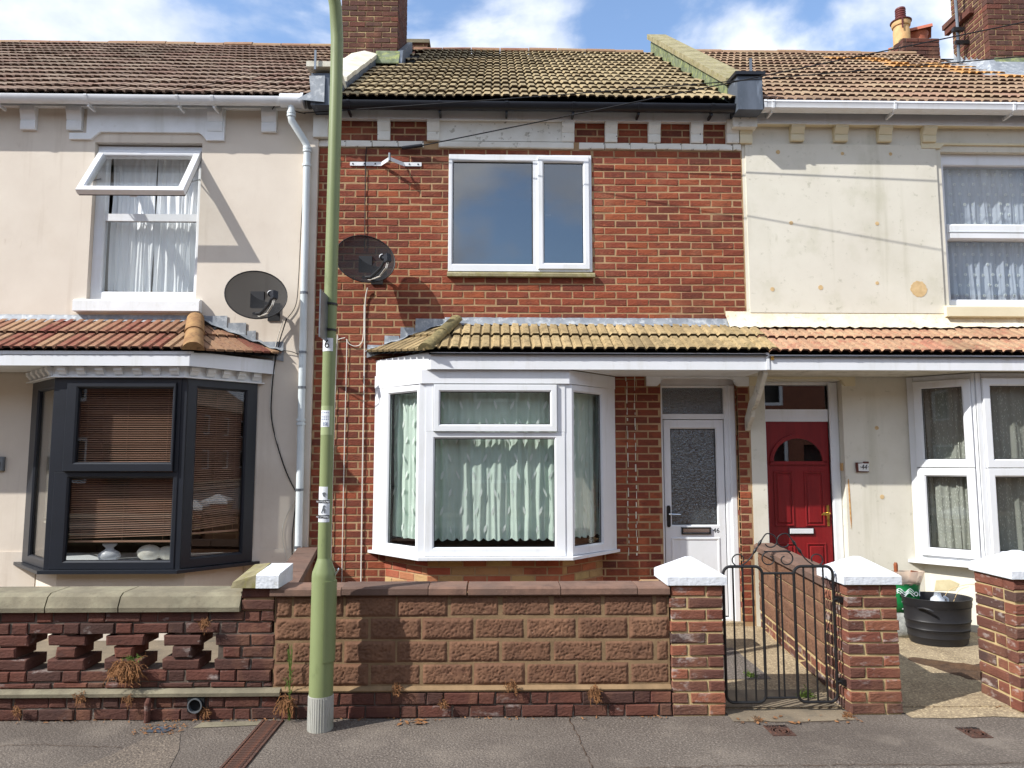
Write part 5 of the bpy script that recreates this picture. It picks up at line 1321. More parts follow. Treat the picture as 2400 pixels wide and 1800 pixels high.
# ------------------------------------------------------------------ satellite dishes
def dish(loc, label, roll, fx, mount, mesh=True):
    t = thing('satellite_dish', loc, label, 'satellite dish', 'satellite dishes on the house fronts')
    c = Vector(loc); nrm = Vector((fx, -1, .30)).normalized()
    M = Matrix.Translation(c) @ nrm.to_track_quat('-Y', 'Z').to_matrix().to_4x4() @ Matrix.Rotation(R(roll), 4, 'Y')
    a, b, dp_ = .292, .258, .052
    m = MB(M); nr, na = 8, 40; vs = [(0, dp_, 0)]
    for i in range(1, nr+1):
        r_ = i/nr
        for k in range(na):
            an = 2*math.pi*k/na; vs.append((a*r_*math.cos(an), dp_*(1-r_*r_), b*r_*math.sin(an)))
    fs = [(0, 1+k, 1+(k+1) % na) for k in range(na)]
    for i in range(nr-1):
        for k in range(na):
            p, q = 1+i*na+k, 1+i*na+(k+1) % na; fs.append((p, q, q+na, p+na))
    m.add(vs, fs); m.build('reflector', MT['dish_mesh'], t, smooth='all')
    ring_ = [(a*math.cos(2*math.pi*k/na), 0, b*math.sin(2*math.pi*k/na)) for k in range(na+1)]
    MB(M).tube([M.inverted() @ (M @ Vector(p)) for p in ring_], .006, 6, cap=False).build('rim', MT['dish_solid'], t, smooth=60)
    iR = Matrix.Rotation(R(-roll), 4, 'Y')
    def L(x, y, z): return M @ (iR @ Vector((x, y, z)))
    arm = [L(-.02, .07, -.17), L(.06, -.03, -.22), L(.14, -.15, -.19), L(.185, -.22, -.13)]
    MB().tube(arm, [.014, .016, .014, .012], 8).build('feed_arm', MT['dish_solid'], t, smooth=40)
    n = MB(); n.tube([L(.185, -.22, -.125), L(.165, -.185, -.09)], .022, 12); n.tube([L(.165, -.185, -.09), L(.16, -.175, -.078)], .03, 12)
    n.build('receiver', MT['black_plastic'], t, smooth=40)
    nb = MB(); q0 = L(.20, -.25, -.10); nb.tube([q0, L(.205, -.255, -.18)], [.038, .034], 4); nb.build('receiver_box', MT['black_plastic'], t, smooth=40)
    MB().tube([L(.157, -.172, -.076), L(.154, -.166, -.068)], .028, 14).build('receiver_cap', MT['white_plastic'], t, smooth=40)
    hub = L(0, dp_+.01, 0)
    MB().tube([hub, hub+Vector((0, .06, -.03)), Vector(mount)+Vector((0, -.09, .06)), Vector(mount)], .018, 8).build('wall_bracket', MT['dish_solid'], t, smooth=40)
    MB(Matrix.Translation(mount)).box(-.06, .06, -.012, .0, -.09, .09).build('wall_plate', MT['dish_solid'], t)
    MB().box(hub.x-.06, hub.x+.07, hub.y-.012, hub.y+.03, hub.z-.10, hub.z+.06).build('back_plate', MT['dish_solid'], t)
    for k in range(2):
        o = .012*k
        MB().tube([L(.20+o, -.255, -.18), L(.185+o, -.24, -.235), L(.13+o, -.13, -.265), L(.05+o, .0, -.235), L(-.03+o, .06, -.20)], .0035, 6).build('lead_cable', MT['cable_white'], t)
    return t
dish((-2.33, 6.97, 3.235), 'black mesh satellite dish on the pale rendered wall beside the downpipe', 17, .18, (-2.24, F-.001, 3.12))
dish((-1.285, 6.98, 3.60), 'black mesh satellite dish on red brick half hidden behind the lamp post', 22, .20, (-1.21, F-.006, 3.50))

# ------------------------------------------------------------------ wires and brackets on the fronts
def wire(pts, r, mat, label, cat='cable', name='cable', sub=6):
    P_ = [Vector(p) for p in pts]; out = []; n = len(P_)
    if n > 2:
        for i in range(n-1):
            p0, p1, p2_, p3 = [P_[max(0, min(n-1, k))] for k in (i-1, i, i+1, i+2)]
            for s_ in range(sub):
                t = s_/sub; out.append(.5*((2*p1)+(-p0+p2_)*t+(2*p0-5*p1+4*p2_-p3)*t*t+(-p0+3*p1-3*p2_+p3)*t**3))
        out.append(P_[-1])
    else: out = P_
    return MB().tube(out, r, 6).lone(name, MT[mat], P_[0], label, cat, smooth=60)
cy = F-.012
wire([(-1.30, cy-.02, 3.37), (-1.325, cy, 3.2), (-1.322, cy, 2.6), (-1.318, cy, 1.4), (-1.312, cy, .40)], .007, 'cable_white', 'white cable dropping straight from the dish down the brick beside the bay')
wire([(-1.335, cy, 3.2), (-1.337, cy, 2.9), (-1.36, cy, 2.80), (-1.42, cy, 2.775), (-1.48, cy, 2.80), (-1.505, cy, 2.84), (-1.50, cy, 2.7), (-1.502, cy, 1.5), (-1.498, cy, .45)], .005, 'cable_white', 'thin white cable looping from the dish then dropping down the brick')
wire([(-1.52, cy, 2.86), (-1.585, cy, 2.84), (-1.60, cy, 2.78), (-1.61, cy, 1.5), (-1.605, cy, .45)], .005, 'cable_white', 'white cable on the brick closest behind the lamp post')
wire([(-.785, 7.20, 4.845), (-.95, cy-.01, 4.852), (-1.30, cy, 4.855), (-1.345, cy, 4.82), (-1.35, cy, 4.5), (-1.34, cy, 3.76)], .005, 'cable_black', 'black wire running down the brick above the dish')
sp = MB().tube([(-.97, 7.195, 4.825), (-.76, 7.185, 4.85)], .018, 10).lone('cable_clamp', MT['black_plastic'], (-.87, 7.19, 4.84), 'black cable clamp where the overhead wire meets the brick front', 'cable clamp', smooth=40)
def span(A, B, sag, n=24):
    A, B = Vector(A), Vector(B); return [A+(B-A)*(k/n)-Vector((0, 0, sag*4*(k/n)*(1-k/n))) for k in range(n+1)]
d1 = Vector((5.068, 6.49, 5.848))-Vector((-.76, 7.185, 4.85)); far1 = Vector((-.76, 7.185, 4.85))+d1*2.2
MB().tube(span((-.76, 7.185, 4.85), far1, .02), .006, 6).lone('overhead_wire', MT['cable_black'], (-.76, 7.185, 4.85), 'black overhead wire slanting up from the red brick front across the right roof', 'wire')
d2 = Vector((4.83, 6.2, 5.41))-Vector((-1.96, 7.12, 5.152)); far2 = Vector((-1.96, 7.12, 5.152))+d2*2.2
MB().tube(span((-1.96, 7.12, 5.152), far2, .10), .005, 6).lone('overhead_wire', MT['cable_black'], (-1.96, 7.12, 5.152), 'thin black overhead wire crossing the black gutter to the pale house', 'wire')
wire([(-2.3, 7.17, 5.21), (-2.25, 7.16, 5.26), (-2.15, 7.16, 5.24), (-2.05, 7.17, 5.19), (-1.96, 7.17, 5.17)], .005, 'cable_black', 'loop of black wire under the pale house gutter')
tv = thing('aerial_bracket', (-1.14, F-.02, 4.67), 'white flat metal wall bracket bolted to the brick left of the upper window', 'bracket')
for q in ([(-1.51, F-.0125), (-1.19, F-.0125), (-1.195, F-.006), (-1.51, F-.006)], [(-1.19, F-.0125), (-1.085, F-.15), (-1.085, F-.142), (-1.195, F-.006)], [(-1.085, F-.15), (-.96, F-.0125), (-.955, F-.006), (-1.085, F-.142)], [(-.96, F-.0125), (-.775, F-.0125), (-.775, F-.006), (-.955, F-.006)]):
    MB().prism(q, 'z', 4.655, 4.695).build('bar', MT['white_plastic'], tv)
MB().tube([(-1.085, F-.145, 4.655), (-1.085, F-.145, 4.735)], .012, 10).build('pin', MT['metal_grey'], tv, smooth=40)
for x in (-1.48, -1.36, -1.25, -.9, -.81): MB().tube([(x, F-.012, 4.675), (x, F-.017, 4.675)], .008, 8).build('bolt', MT['iron_black'], tv)
cy2 = F-.014
wire([(-2.10, cy2-.03, 3.05), (-2.20, cy2, 2.7), (-2.235, cy2, 2.3), (-2.22, cy2, 2.0), (-2.10, cy2, 1.6), (-1.98, cy2, 1.35), (-1.94, cy2, 1.32)], .006, 'cable_black', 'black cable sagging from the dish to the downpipe on the pale wall')
wire([(-2.13, cy2-.03, 3.04), (-2.215, cy2, 2.75), (-2.245, cy2, 2.3), (-2.235, cy2, 2.05), (-2.16, cy2, 1.8)], .004, 'cable_white', 'white cable hanging beside the bay on the pale wall')
wire([(-2.02, cy2, .60), (-2.09, cy2, .95), (-2.0, cy2, 1.2), (-1.95, cy2, 1.3)], .004, 'cable_white', 'thin white cable curving behind the foot of the downpipe')
wire([(-1.98, cy2, .62), (-1.99, cy2, .9), (-1.965, cy2, 1.2)], .005, 'cable_black', 'black cable behind the foot of the downpipe')
wire([(-1.93, cy2-.02, 4.70), (-1.985, cy2, 4.2), (-2.0, cy2, 3.5), (-2.02, cy2, 3.2), (-2.1, cy2, 3.06)], .004, 'cable_black', 'thin black cable beside the downpipe above the dish')
wire([(-2.4, cy2, 2.73), (-2.1, cy2-.01, 2.725), (-1.98, cy2-.01, 2.69)], .004, 'cable_black', 'short black cable over the end of the left bay roof')
dbx = thing('bell_box', (-4.86, F-.03, 1.6), 'grey metal door entry box at the left edge of the pale wall', 'door bell')
MB().box(-4.93, -4.81, F-.035, F-.001, 1.53, 1.67, ch=.008).build('case', MT['metal_grey'], dbx)
MB().box(-4.90, -4.84, F-.045, F-.036, 1.57, 1.62, ch=.004).build('button', MT['black_plastic'], dbx)
# number plaque of the right house: curled tile
pq = thing('number_plaque', (3.68, F-.02, 1.57), 'curled white and brown ceramic number plaque reading 44 by the red door', 'plaque')
MB().prism([(3.63, 1.528), (3.738, 1.524), (3.742, 1.60), (3.70, 1.606), (3.63, 1.60)], 'y', F-.02, F-.002).build('tile', MT['plaque_white'], pq)
MB().tube([(3.626, F-.014, 1.518), (3.622, F-.014, 1.612)], .013, 10).build('curl', MT['plaque_brown'], pq, smooth=40)
MB().tube([(3.69, F-.014, 1.61), (3.74, F-.014, 1.612)], .011, 10).build('curl', MT['plaque_brown'], pq, smooth=40)
MB().box(3.628, 3.742, F-.018, F-.0025, 1.517, 1.525).build('border', MT['plaque_brown'], pq)
MB().box(3.628, 3.70, F-.018, F-.0025, 1.602, 1.609).build('border', MT['plaque_brown'], pq)
text_mesh('·44·', .072, Matrix.Translation((3.69, F-.021, 1.565)), MT['ink'], 'number', pq, ext=.001, shear=.25, sx=.85)
# filler patches and stains on the cream wall (children of the house)
def patch(x, z, r_, mat='patch_filler', n=28, off=.0185, sq=1.0, seed=0):
    rng = random.Random(int(x*100+z*1000)); pts = [(x+r_*math.cos(2*math.pi*k/n)*rng.uniform(.93, 1.06), z+r_*sq*math.sin(2*math.pi*k/n)*rng.uniform(.93, 1.06)) for k in range(n)]
    return MB().prism(pts, 'y', F-off, F-off+.002).build('filler_patch', MT[mat], right)
for x, z, r_ in ((2.94, 4.84, .022), (3.62, 4.83, .018), (4.13, 4.83, .018), (3.05, 4.08, .02), (3.95, 4.08, .02), (2.83, 3.38, .022), (3.33, 3.40, .025), (3.92, 3.45, .018), (4.35, 3.39, .085)):
    patch(x, z, r_)
for x, z, r_ in ((3.85, 1.96, .02), (3.87, 1.27, .022)): patch(x, z, r_, off=.003)
m = MB(); m.prism([(3.53, 1.44), (3.54, 1.45), (3.545, 1.32), (3.55, 1.05), (3.545, .95), (3.535, 1.10), (3.532, 1.30)], 'y', F-.0035, F-.002); m.build('rust_streak', MT['rust_stain'], right)
# bare patch low on the bay base
RM0 = frameM((4.26, F), (4.64, 6.88))
MB(RM0).prism([(.08, .36), (.26, .38), (.30, .45), (.22, .48), (.10, .46)], 'y', -.004, -.001).build('filler_patch', MT['patch_bare'], right)

# ------------------------------------------------------------------ curtains and blinds
def curtain(name, M, u0, u1, z0, z1, y, mat, label, folds=9, amp=.018, seed=0, scallop=0.0, cat='curtain', gather=0.0, nu=120, slope=0.0, motif=None):
    rng = random.Random(seed); ph = [rng.uniform(0, 6.28) for _ in range(5)]
    def off(u): return amp*((.55+.55*math.sin(u*5.3+ph[3])**2)*math.sin(u*folds*6.28+ph[0]+1.9*math.sin(u*6+ph[1])+.9*math.sin(u*17+ph[4]))+.35*math.sin(u*folds*15.1+ph[2]+2*math.sin(u*9)))
    def fn(u, v):
        zz = z0+(z1-z0)*v
        if v == 0 and scallop: zz += -abs(math.sin(u*math.pi*((u1-u0)/.085)))*scallop+scallop*.5
        if v == 0: zz += slope*u
        return (u0+(u1-u0)*u+.006*math.sin(v*9+u*40+ph[3]), y+off(u)*(.65+.35*(1-v))+.004*math.sin(v*14+u*31+ph[4]), zz)
    c0 = M @ Vector(((u0+u1)/2, y, z0))
    m = MB(M).grid(fn, nu, 14)
    t = thing(name, c0, label, cat)
    m.build('cloth', MT[mat], t, smooth='all')
    if motif == 'leaf':
        mm = MB(M); r_ = 0; zz = z0+.10
        while zz < z1-.05:
            uu = .04+(.055 if r_ % 2 else 0)
            while uu < .98:
                x = u0+(u1-u0)*uu; yy = y+off(uu)*.9-.012; s_ = rng.choice((-1, 1)); h = .046; tl = rng.uniform(.010, .020)*s_
                mm.add([(x-tl, yy, zz-h), (x-tl*.2+.013, yy, zz-.012), (x+tl*.4+.010, yy, zz+.018), (x+tl, yy, zz+h), (x+tl*.2-.012, yy, zz+.014), (x-tl*.5-.011, yy, zz-.016)], [(0, 1, 2, 3, 4, 5)]); uu += .155/(u1-u0)*rng.uniform(.85, 1.15)
            zz += .165; r_ += 1
        mm.build('leaf_motif', MT['curtain_motif'], t)['kind'] = 'stuff'
    if motif == 'swirl':
        mm = MB(M); zz = z0+.06; r_ = 0
        while zz < z1-.04:
            uu = .03+(.04 if r_ % 2 else 0)
            while uu < .98:
                x = u0+(u1-u0)*uu; yy = y+off(uu)*.9-.008; pts = [(x+(.006+.013*k/10)*math.cos(k*1.05), yy, zz+(.006+.013*k/10)*math.sin(k*1.05)) for k in range(11)]
                mm.tube(pts, .0022, 4); uu += .095/(u1-u0)*rng.uniform(.9, 1.2)
            zz += .11; r_ += 1
        mm.build('swirl_motif', MT['curtain_motif'], t)['kind'] = 'stuff'
    if motif == 'dash':
        mm = MB(M)
        for _ in range(int(900*(u1-u0)*(z1-z0))):
            uu = rng.random(); x = u0+(u1-u0)*uu; z = rng.uniform(z0, z1); yy = y+off(uu)*.9-.006; s_ = rng.uniform(-.005, .005)
            mm.add([(x, yy, z), (x+.003, yy, z), (x+.003+s_, yy, z+.016), (x+s_, yy, z+.016)], [(0, 1, 2, 3)])
        mm.build('lace_pattern', MT['lace_dash'], t)['kind'] = 'stuff'
    return t
# left upstairs: two white cotton panels
curtain('curtain', WF, -4.01, -3.565, 3.34, 4.80, .09, 'curtain_white', 'white cotton curtain in the left half of the pale house upper window', 5, .016, 1)
curtain('curtain', WF, -3.555, -3.09, 3.34, 4.80, .088, 'curtain_white', 'white cotton curtain in the right half of the pale house upper window', 5, .016, 2)
# middle bay nets
Ms = [frameM(a, b) for a, b in faces3(BP)]; Ls = [flen(a, b) for a, b in faces3(BP)]
curtain('net_curtain', Ms[0], .14, Ls[0]-.04, .90, 2.30, .12, 'curtain_net', 'leaf-patterned net curtain in the left side of the white bay', 5, .02, 3, .02, motif='leaf')
curtain('net_curtain', Ms[1], .06, Ls[1]-.06, .90, 2.30, .13, 'curtain_net', 'leaf-patterned net curtain across the middle of the white bay', 9, .024, 4, .025, motif='leaf', nu=180)
curtain('net_curtain', Ms[2], .02, Ls[2]-.10, .90, 2.30, .12, 'curtain_net', 'leaf-patterned net curtain in the right side of the white bay', 4, .02, 5, .02, motif='leaf')
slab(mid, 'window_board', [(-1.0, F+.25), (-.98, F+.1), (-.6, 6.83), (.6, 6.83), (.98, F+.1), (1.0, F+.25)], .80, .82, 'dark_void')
# right windows
curtain('net_curtain', WF, 4.74, 5.71, 3.31, 4.74, .08, 'curtain_blue', 'swirl-patterned net curtain in the cream house upper window', 9, .02, 6, motif='swirl', nu=160)
MR_ = [frameM(a, b) for a, b in faces3(RB)]; LR_ = [flen(a, b) for a, b in faces3(RB)]
curtain('net_curtain', MR_[0], .10, LR_[0]-.06, .76, 2.36, .09, 'curtain_lace', 'speckled lace curtain in the angled side of the cream house bay', 4, .02, 7, motif='dash')
curtain('net_curtain', MR_[1], .08, LR_[1]-.08, .76, 2.36, .09, 'curtain_lace', 'speckled lace curtain in the front of the cream house bay', 9, .02, 8, motif='dash', nu=160)
# left bay venetian blinds
def blind(M, u0, u1, z0, z1, y, mat, label, skew=0.0, tilt=24):
    t = thing('venetian_blind', M @ Vector(((u0+u1)/2, y, z0)), label, 'blind', 'venetian blinds in the dark-framed bay')
    m = MB(); m.box(-(u1-u0)/2, (u1-u0)/2, -.0115, .0115, -.0006, .0006); me = m.mesh('slat', MT[mat])
    z = z1; n = int((z1-z0)/.0205); a = M.to_euler().z
    for k in range(n):
        f = k/n; sk = skew*max(0, (f-.35)/.65)**1.4
        o = piece('slat', me, t, M @ Vector(((u0+u1)/2, y, z1-.0205*k+sk*.5)))
        o.rotation_mode = 'ZYX'
        o.matrix_local = Matrix.Translation(o.location) @ Matrix.Rotation(a, 4, 'Z') @ Matrix.Rotation(-sk/(u1-u0), 4, 'Y') @ Matrix.Rotation(R(tilt+random.uniform(-3, 3)), 4, 'X')
    o = MB(M).box(u0, u1, y-.012, y+.012, z0-.012, z0+.004)
    q = o.build('bottom_rail', MT[mat], t)
    for u in (.12, .5, .88):
        x = u0+(u1-u0)*u; MB(M).tube([(x, y-.013, z0), (x, y-.013, z1)], .0012, 4).build('ladder_cord', MT['blind_cream' if mat != 'blind_wood' else 'blind_wood'], t)
    MB(M).box(u0, u1, y-.02, y+.02, z1+.01, z1+.045).build('head_rail', MT[mat], t)
ML_ = [frameM(a, b) for a, b in faces3(LB)]; LL_ = [flen(a, b) for a, b in faces3(LB)]
blind(ML_[0], .18, LL_[0]-.07, 1.05, 2.30, .10, 'blind_cream', 'cream venetian blind in the narrow left side of the dark bay')
blind(ML_[1], .12, LL_[1]-.06, .90, 2.30, .10, 'blind_wood', 'brown venetian blind across the front of the dark bay, its bottom edge crooked', .03)
blind(ML_[2], .10, LL_[2]-.10, .96, 2.30, .10, 'blind_wood', 'brown venetian blind in the right side of the dark bay', .04)
slab(left, 'window_board', [(-4.45, F+.25), (-4.4, F+.1), (-3.95, 6.82), (-2.93, 6.82), (-2.5, F+.1), (-2.45, F+.25)], .695, .71, 'upvc')
# white soft toy and bag on the window board
cu = thing('plush_cushion', (-3.12, 6.93, .71), 'white plush cushion lying on the sill inside the dark bay', 'cushion')
m = MB(); 
for (x, y, z, r_, sx, sy) in ((-3.22, 6.93, .78, .075, 1.5, .8), (-3.06, 6.95, .775, .065, 1.5, .8), (-2.98, 6.94, .80, .06, .9, .8)):
    m.lathe([(0, -r_)]+[(r_*math.sin(math.pi*k/10), -r_*math.cos(math.pi*k/10)) for k in range(1, 10)]+[(0, r_)], (x, y, z), 18, sx, sy)
m.build('padding', MT['plush_white'], cu, smooth='all')
cb = thing('plastic_bag', (-3.58, 6.92, .71), 'knotted white plastic bag on the sill inside the dark bay', 'bag')
MB().lathe([(.0, 0), (.075, .01), (.095, .04), (.08, .075), (.04, .10), (.03, .115), (.055, .14), (.06, .155), (0, .15)], (-3.58, 6.92, .711), 14, 1.1, .8).build('film', MT['poly_white'], cb, smooth='all')

# ------------------------------------------------------------------ things in the right front yard
pl_ = thing('planter', (3.98, 6.62, .012), 'big oval black plastic planter tub on the yard by the cream bay', 'planter')
prof = [(.0, .0), (.235, .0), (.245, .02), (.252, .06), (.258, .065), (.256, .09), (.262, .13), (.270, .137), (.266, .145), (.272, .20), (.280, .208), (.275, .218), (.280, .30), (.284, .335), (.291, .345), (.289, .375), (.295, .385), (.297, .40), (.285, .40), (.278, .375), (.262, .20), (.0, .19)]
MB().lathe(prof, (3.98, 6.62, .012), 48, 1.0, .82).build('tub', MT['planter_black'], pl_, smooth=45)
MB().lathe([(0, 0), (.26, 0)], (3.98, 6.62, .26), 32, 1, .82).build('soil', MT['soil'], pl_)
MB().tube([(3.735, 6.49, .335), (3.745, 6.44, .345), (3.775, 6.39, .34), (3.80, 6.378, .325)], .010, 8).build('grip', MT['planter_black'], pl_, smooth=60)
m = MB()
for k in range(110):
    a = 2*math.pi*k/110
    for zz, rr_ in ((.327, .284), (.20, .273), (.122, .262)):
        m.box(-.004, .004, -.003, .003, -.002, .002); 
        for v in range(8):
            p = m.v[-8+v]; m.v[-8+v] = Matrix.Translation((3.98+rr_*math.cos(a), 6.62+rr_*.82*math.sin(a), .012+zz)) @ Matrix.Rotation(a+R(90), 4, 'Z') @ p
m.build('stud_band', MT['planter_black'], pl_)['kind'] = 'stuff'
jg = thing('plastic_jug', (3.92, 6.50, .27), 'translucent white plastic bottle poking up in the planter', 'bottle')
MB().lathe([(.0, 0), (.062, .0), (.066, .10), (.055, .145), (.032, .165), (.027, .185), (.027, .195), (0, .195)], (3.92, 6.50, .272), 20).build('bottle_body', MT['jug_plastic'], jg, smooth=50)
MB().tube([(3.955, 6.47, .44), (3.985, 6.46, .42), (3.985, 6.46, .36)], .011, 8).build('bottle_grip', MT['jug_plastic'], jg, smooth=60)
wire([(4.0, 6.6, .27), (4.06, 6.58, .46), (4.2, 6.56, .52), (4.3, 6.55, .53)], .0022, 'patch_filler', 'dry stalk arching out of the black planter', 'stalk', 'dry_stalk')
wire([(4.1, 6.62, .27), (4.18, 6.62, .45), (4.27, 6.6, .50)], .002, 'patch_filler', 'short dry stalk at the right of the black planter', 'stalk', 'dry_stalk')
cbag = thing('compost_bag', (3.80, 6.86, .012), 'green and white plastic compost bag standing behind the hinge pillar', 'bag')
def bagsec(z, w_, d_, sh): return [(3.80+sh+w_*math.cos(2*math.pi*k/24)*(1+.06*math.sin(k*2.3+z*20)), 6.86+d_*math.sin(2*math.pi*k/24)*(1+.08*math.sin(k*3.1+z*17)), z) for k in range(24)]
def bagm(secs, nm, mat):
    m = MB(); vs = [p for s_ in secs for p in bagsec(*s_)]; n = len(secs)
    m.add(vs, [(i*24+k, i*24+(k+1) % 24, (i+1)*24+(k+1) % 24, (i+1)*24+k) for i in range(n-1) for k in range(24)]+[tuple(range(24))]); return m.build(nm, MT[mat], cbag, smooth='all')
bagm([(.013, .13, .09, 0), (.08, .145, .10, 0), (.16, .14, .10, .0), (.235, .145, .095, 0)], 'bag_lower', 'bag_pale')
bagm([(.236, .146, .096, 0), (.33, .15, .095, .005), (.42, .145, .085, .015), (.49, .15, .07, .03)], 'bag_label', 'bag_green')
bagm([(.48, .152, .072, .03), (.53, .16, .06, .035), (.60, .175, .05, .045)], 'bag_mouth', 'bag_clear')
m = MB()
for k in range(3):
    pts = [(3.70+.15*t, 6.763-.004*math.sin(t*9)-(.012 if t > .2 else 0), .44-.018*k+.018*math.sin(t*10+k*.3)) for t in [i/10 for i in range(11)]]; m.tube(pts, .004, 4)
m.build('wavy_print', MT['sticker_white'], cbag)
text_mesh('ol', .085, Matrix.Translation((3.885, 6.757, .415)), MT['sticker_white'], 'lettering', cbag, ext=.001)
for z in (.335, .27): MB().box(3.74, 3.86, 6.757, 6.760, z, z+.010).build('print_line', MT['sticker_white'], cbag)
MB().prism([(3.86, .50), (3.92, .48), (3.95, .60), (3.89, .61)], 'y', 6.83, 6.85).build('wood_offcut', MT['wood_handle'], cbag)
tr = thing('trowel', (3.76, 6.85, .45), 'brown wooden hand tool handle sticking out of the compost bag', 'trowel')
MB().tube([(3.80, 6.86, .46), (3.765, 6.86, .55), (3.755, 6.86, .58), (3.755, 6.86, .66), (3.757, 6.86, .68)], [.007, .008, .016, .02, .012], 8).build('handle', MT['wood_handle'], tr, smooth=50)

# ------------------------------------------------------------------ pavement ironwork
def cover(x0, x1, y0, y1, label):
    t = thing('water_cover', ((x0+x1)/2, (y0+y1)/2, .0), label, 'utility cover', 'cast iron water covers in the pavement')
    MB().box(x0, x1, y0, y1, -.01, .005).build('plate', MT['rust_iron'], t)
    cx_, cy_ = (x0+x1)/2, y0+(y1-y0)*.40
    for r_ in (.030, .048, .060):
        MB().lathe([(r_-.004, .0052), (r_-.004, .008), (r_+.003, .008), (r_+.003, .0052)], (cx_, cy_, 0), 28).build('ring', MT['rust_iron'], t)
    for a in range(4):
        MB(Matrix.Translation((cx_, cy_, 0)) @ Matrix.Rotation(R(45+90*a), 4, 'Z')).box(.010, .026, -.008, .008, .0052, .008).build('lug', MT['rust_iron'], t)
    MB().box(x0+.004, x1-.004, y0+(y1-y0)*.745, y0+(y1-y0)*.765, .0052, .008).build('bar', MT['rust_iron'], t)
    text_mesh('WATER', .040, Matrix.Translation((cx_, y0+(y1-y0)*.875, .0065)) @ Matrix.Rotation(R(-90), 4, 'X'), MT['iron_black'], 'lettering', t, ext=.0015)
cover(1.66, 1.80, 4.48, 4.645, 'rusty square water cover in the pavement in front of the iron gate')
cover(2.83, 2.955, 4.42, 4.585, 'rusty square water cover in the pavement at the open entrance')
dr = thing('drain_channel', (-1.40, 4.4, 0), 'rusty cast iron drain channel cover across the pavement beside the lamp post', 'drain cover')
MB().box(-1.475, -1.335, 2.72, 4.80, -.02, .003).build('channel', MT['rust_iron'], dr)
for x in (-1.472, -1.352): MB().box(x, x+.014, 2.72, 4.80, .0032, .010).build('edge', MT['rust_iron'], dr)
m = MB().box(-.046, .046, -.006, .006, 0, .006); me = m.mesh('rib', MT['rust_iron'])
y = 3.55
while y < 4.79: piece('rib', me, dr, (-1.405, y, .0032)); y += .024

# ------------------------------------------------------------------ dried plants in the joints
def weed(loc, h, n, spread, mat, label, droop=.6, seed=0, cat='weed', name='dry_weed', blade=.0028):
    rng = random.Random(seed); m = MB(); L0 = Vector(loc)
    for k in range(int(n*1.6)):
        p = L0+Vector((rng.gauss(0, spread*.22), -abs(rng.gauss(0, .012)), rng.gauss(0, .012)))
        a = rng.uniform(-1, 1); d = Vector((a*.9, -rng.uniform(.05, .6), rng.uniform(.3, 1.0))).normalized(); st_ = h*rng.uniform(.05, .12)
        for i in range(6):
            d = (d+Vector((rng.gauss(0, .38), rng.gauss(0, .15), rng.gauss(0, .25)-droop*.62))).normalized()
            q = p+d*st_; q.y = min(q.y, L0.y+.01); q.z = max(q.z, .004)
            sd3 = d.cross(Vector((0, 1, 0)))
            sd3 = (sd3.normalized() if sd3.length > .1 else Vector((1, 0, 0)))*blade*rng.uniform(.5, 1.2)
            m.add([p-sd3, p+sd3, q+sd3*.8, q-sd3*.8], [(0, 1, 2, 3)])
            if rng.random() < .7:
                e = Vector((rng.gauss(0, .010), rng.uniform(-.010, .002), rng.gauss(0, .010))); m.add([q, q+e+Vector((.003, 0, .003)), q+e*1.5], [(0, 1, 2)])
            p = q
    o = bpy.data.objects.new(name, m.mesh(name, MT[mat], False, loc)); link(o, None, loc); return tag(o, label, cat)
weed((-2.335, W-.0, .335), .17, 170, .13, 'dry_fern', 'big clump of dried brown fern hanging from the honeycomb wall', .95, 1)
weed((-2.335, W+.05, .36), .06, 50, .08, 'green_weed', 'small dark green fern in the honeycomb wall above the brown clump', .5, 21, name='green_weed')
weed((-1.86+.0, W-.004, .60), .05, 30, .04, 'dry_fern', 'little dry brown weed high on the honeycomb wall by the pier', .9, 2)
weed((-2.62, W-.01, .16), .07, 18, .07, 'dry_fern', 'dry brown weed hanging over the ledge below the honeycomb openings', 1.1, 3)
weed((-3.0, W-.01, .075), .06, 12, .03, 'dry_fern', 'dry brown weed low on the plinth at the far left', 1.0, 4)
weed((-2.31, W-.01, .15), .09, 10, .025, 'dry_fern', 'thin dry weed trailing down the plinth left of the iron stub', 1.2, 5)
weed((-1.83, W-.01, .06), .06, 12, .03, 'dry_fern', 'dry weed on the plinth below the drain pipe', .9, 6)
tw_ = MB(); rng = random.Random(7)
for k in range(70):
    z = .02+.42*rng.random(); x = -1.305+rng.gauss(0, .010); y = W-.02-abs(rng.gauss(0, .008)); l_ = rng.uniform(.02, .055); a = rng.gauss(0, .35); w_ = rng.uniform(.002, .0045)
    p, q = Vector((x, y, z)), Vector((x+math.sin(a)*l_, y-rng.uniform(0, .015), z+math.cos(a)*l_)); tw_.add([p, (p+q)/2+Vector((w_, 0, 0)), q, (p+q)/2-Vector((w_, 0, 0))], [(0, 1, 2, 3)])
for k in range(5): tw_.tube([(-1.305+rng.gauss(0, .008), W-.018, .0), (-1.305+rng.gauss(0, .01), W-.022, .25), (-1.305+rng.gauss(0, .014), W-.025, .44)], .0016, 4)
tw_.lone('green_weed', MT['green_weed'], (-1.305, W-.02, 0), 'tall green weed growing up the wall left of the lamp post', 'weed')
weed((-1.32, W-.02, .13), .15, 40, .035, 'dry_fern', 'rusty dead leaves at the foot of the tall green weed', 1.1, 8)
weed((-.62, W-.012, .20), .07, 16, .03, 'dry_fern', 'dry brown weed on the block wall ledge nearest the lamp post', .8, 9)
weed((-.33, W-.012, .10), .06, 14, .03, 'dry_fern', 'dry brown weed in the middle of the brick plinth', .9, 10)
weed((.11, W-.012, .21), .08, 16, .035, 'dry_fern', 'dry brown weed on the ledge at the middle of the block wall', .8, 11)
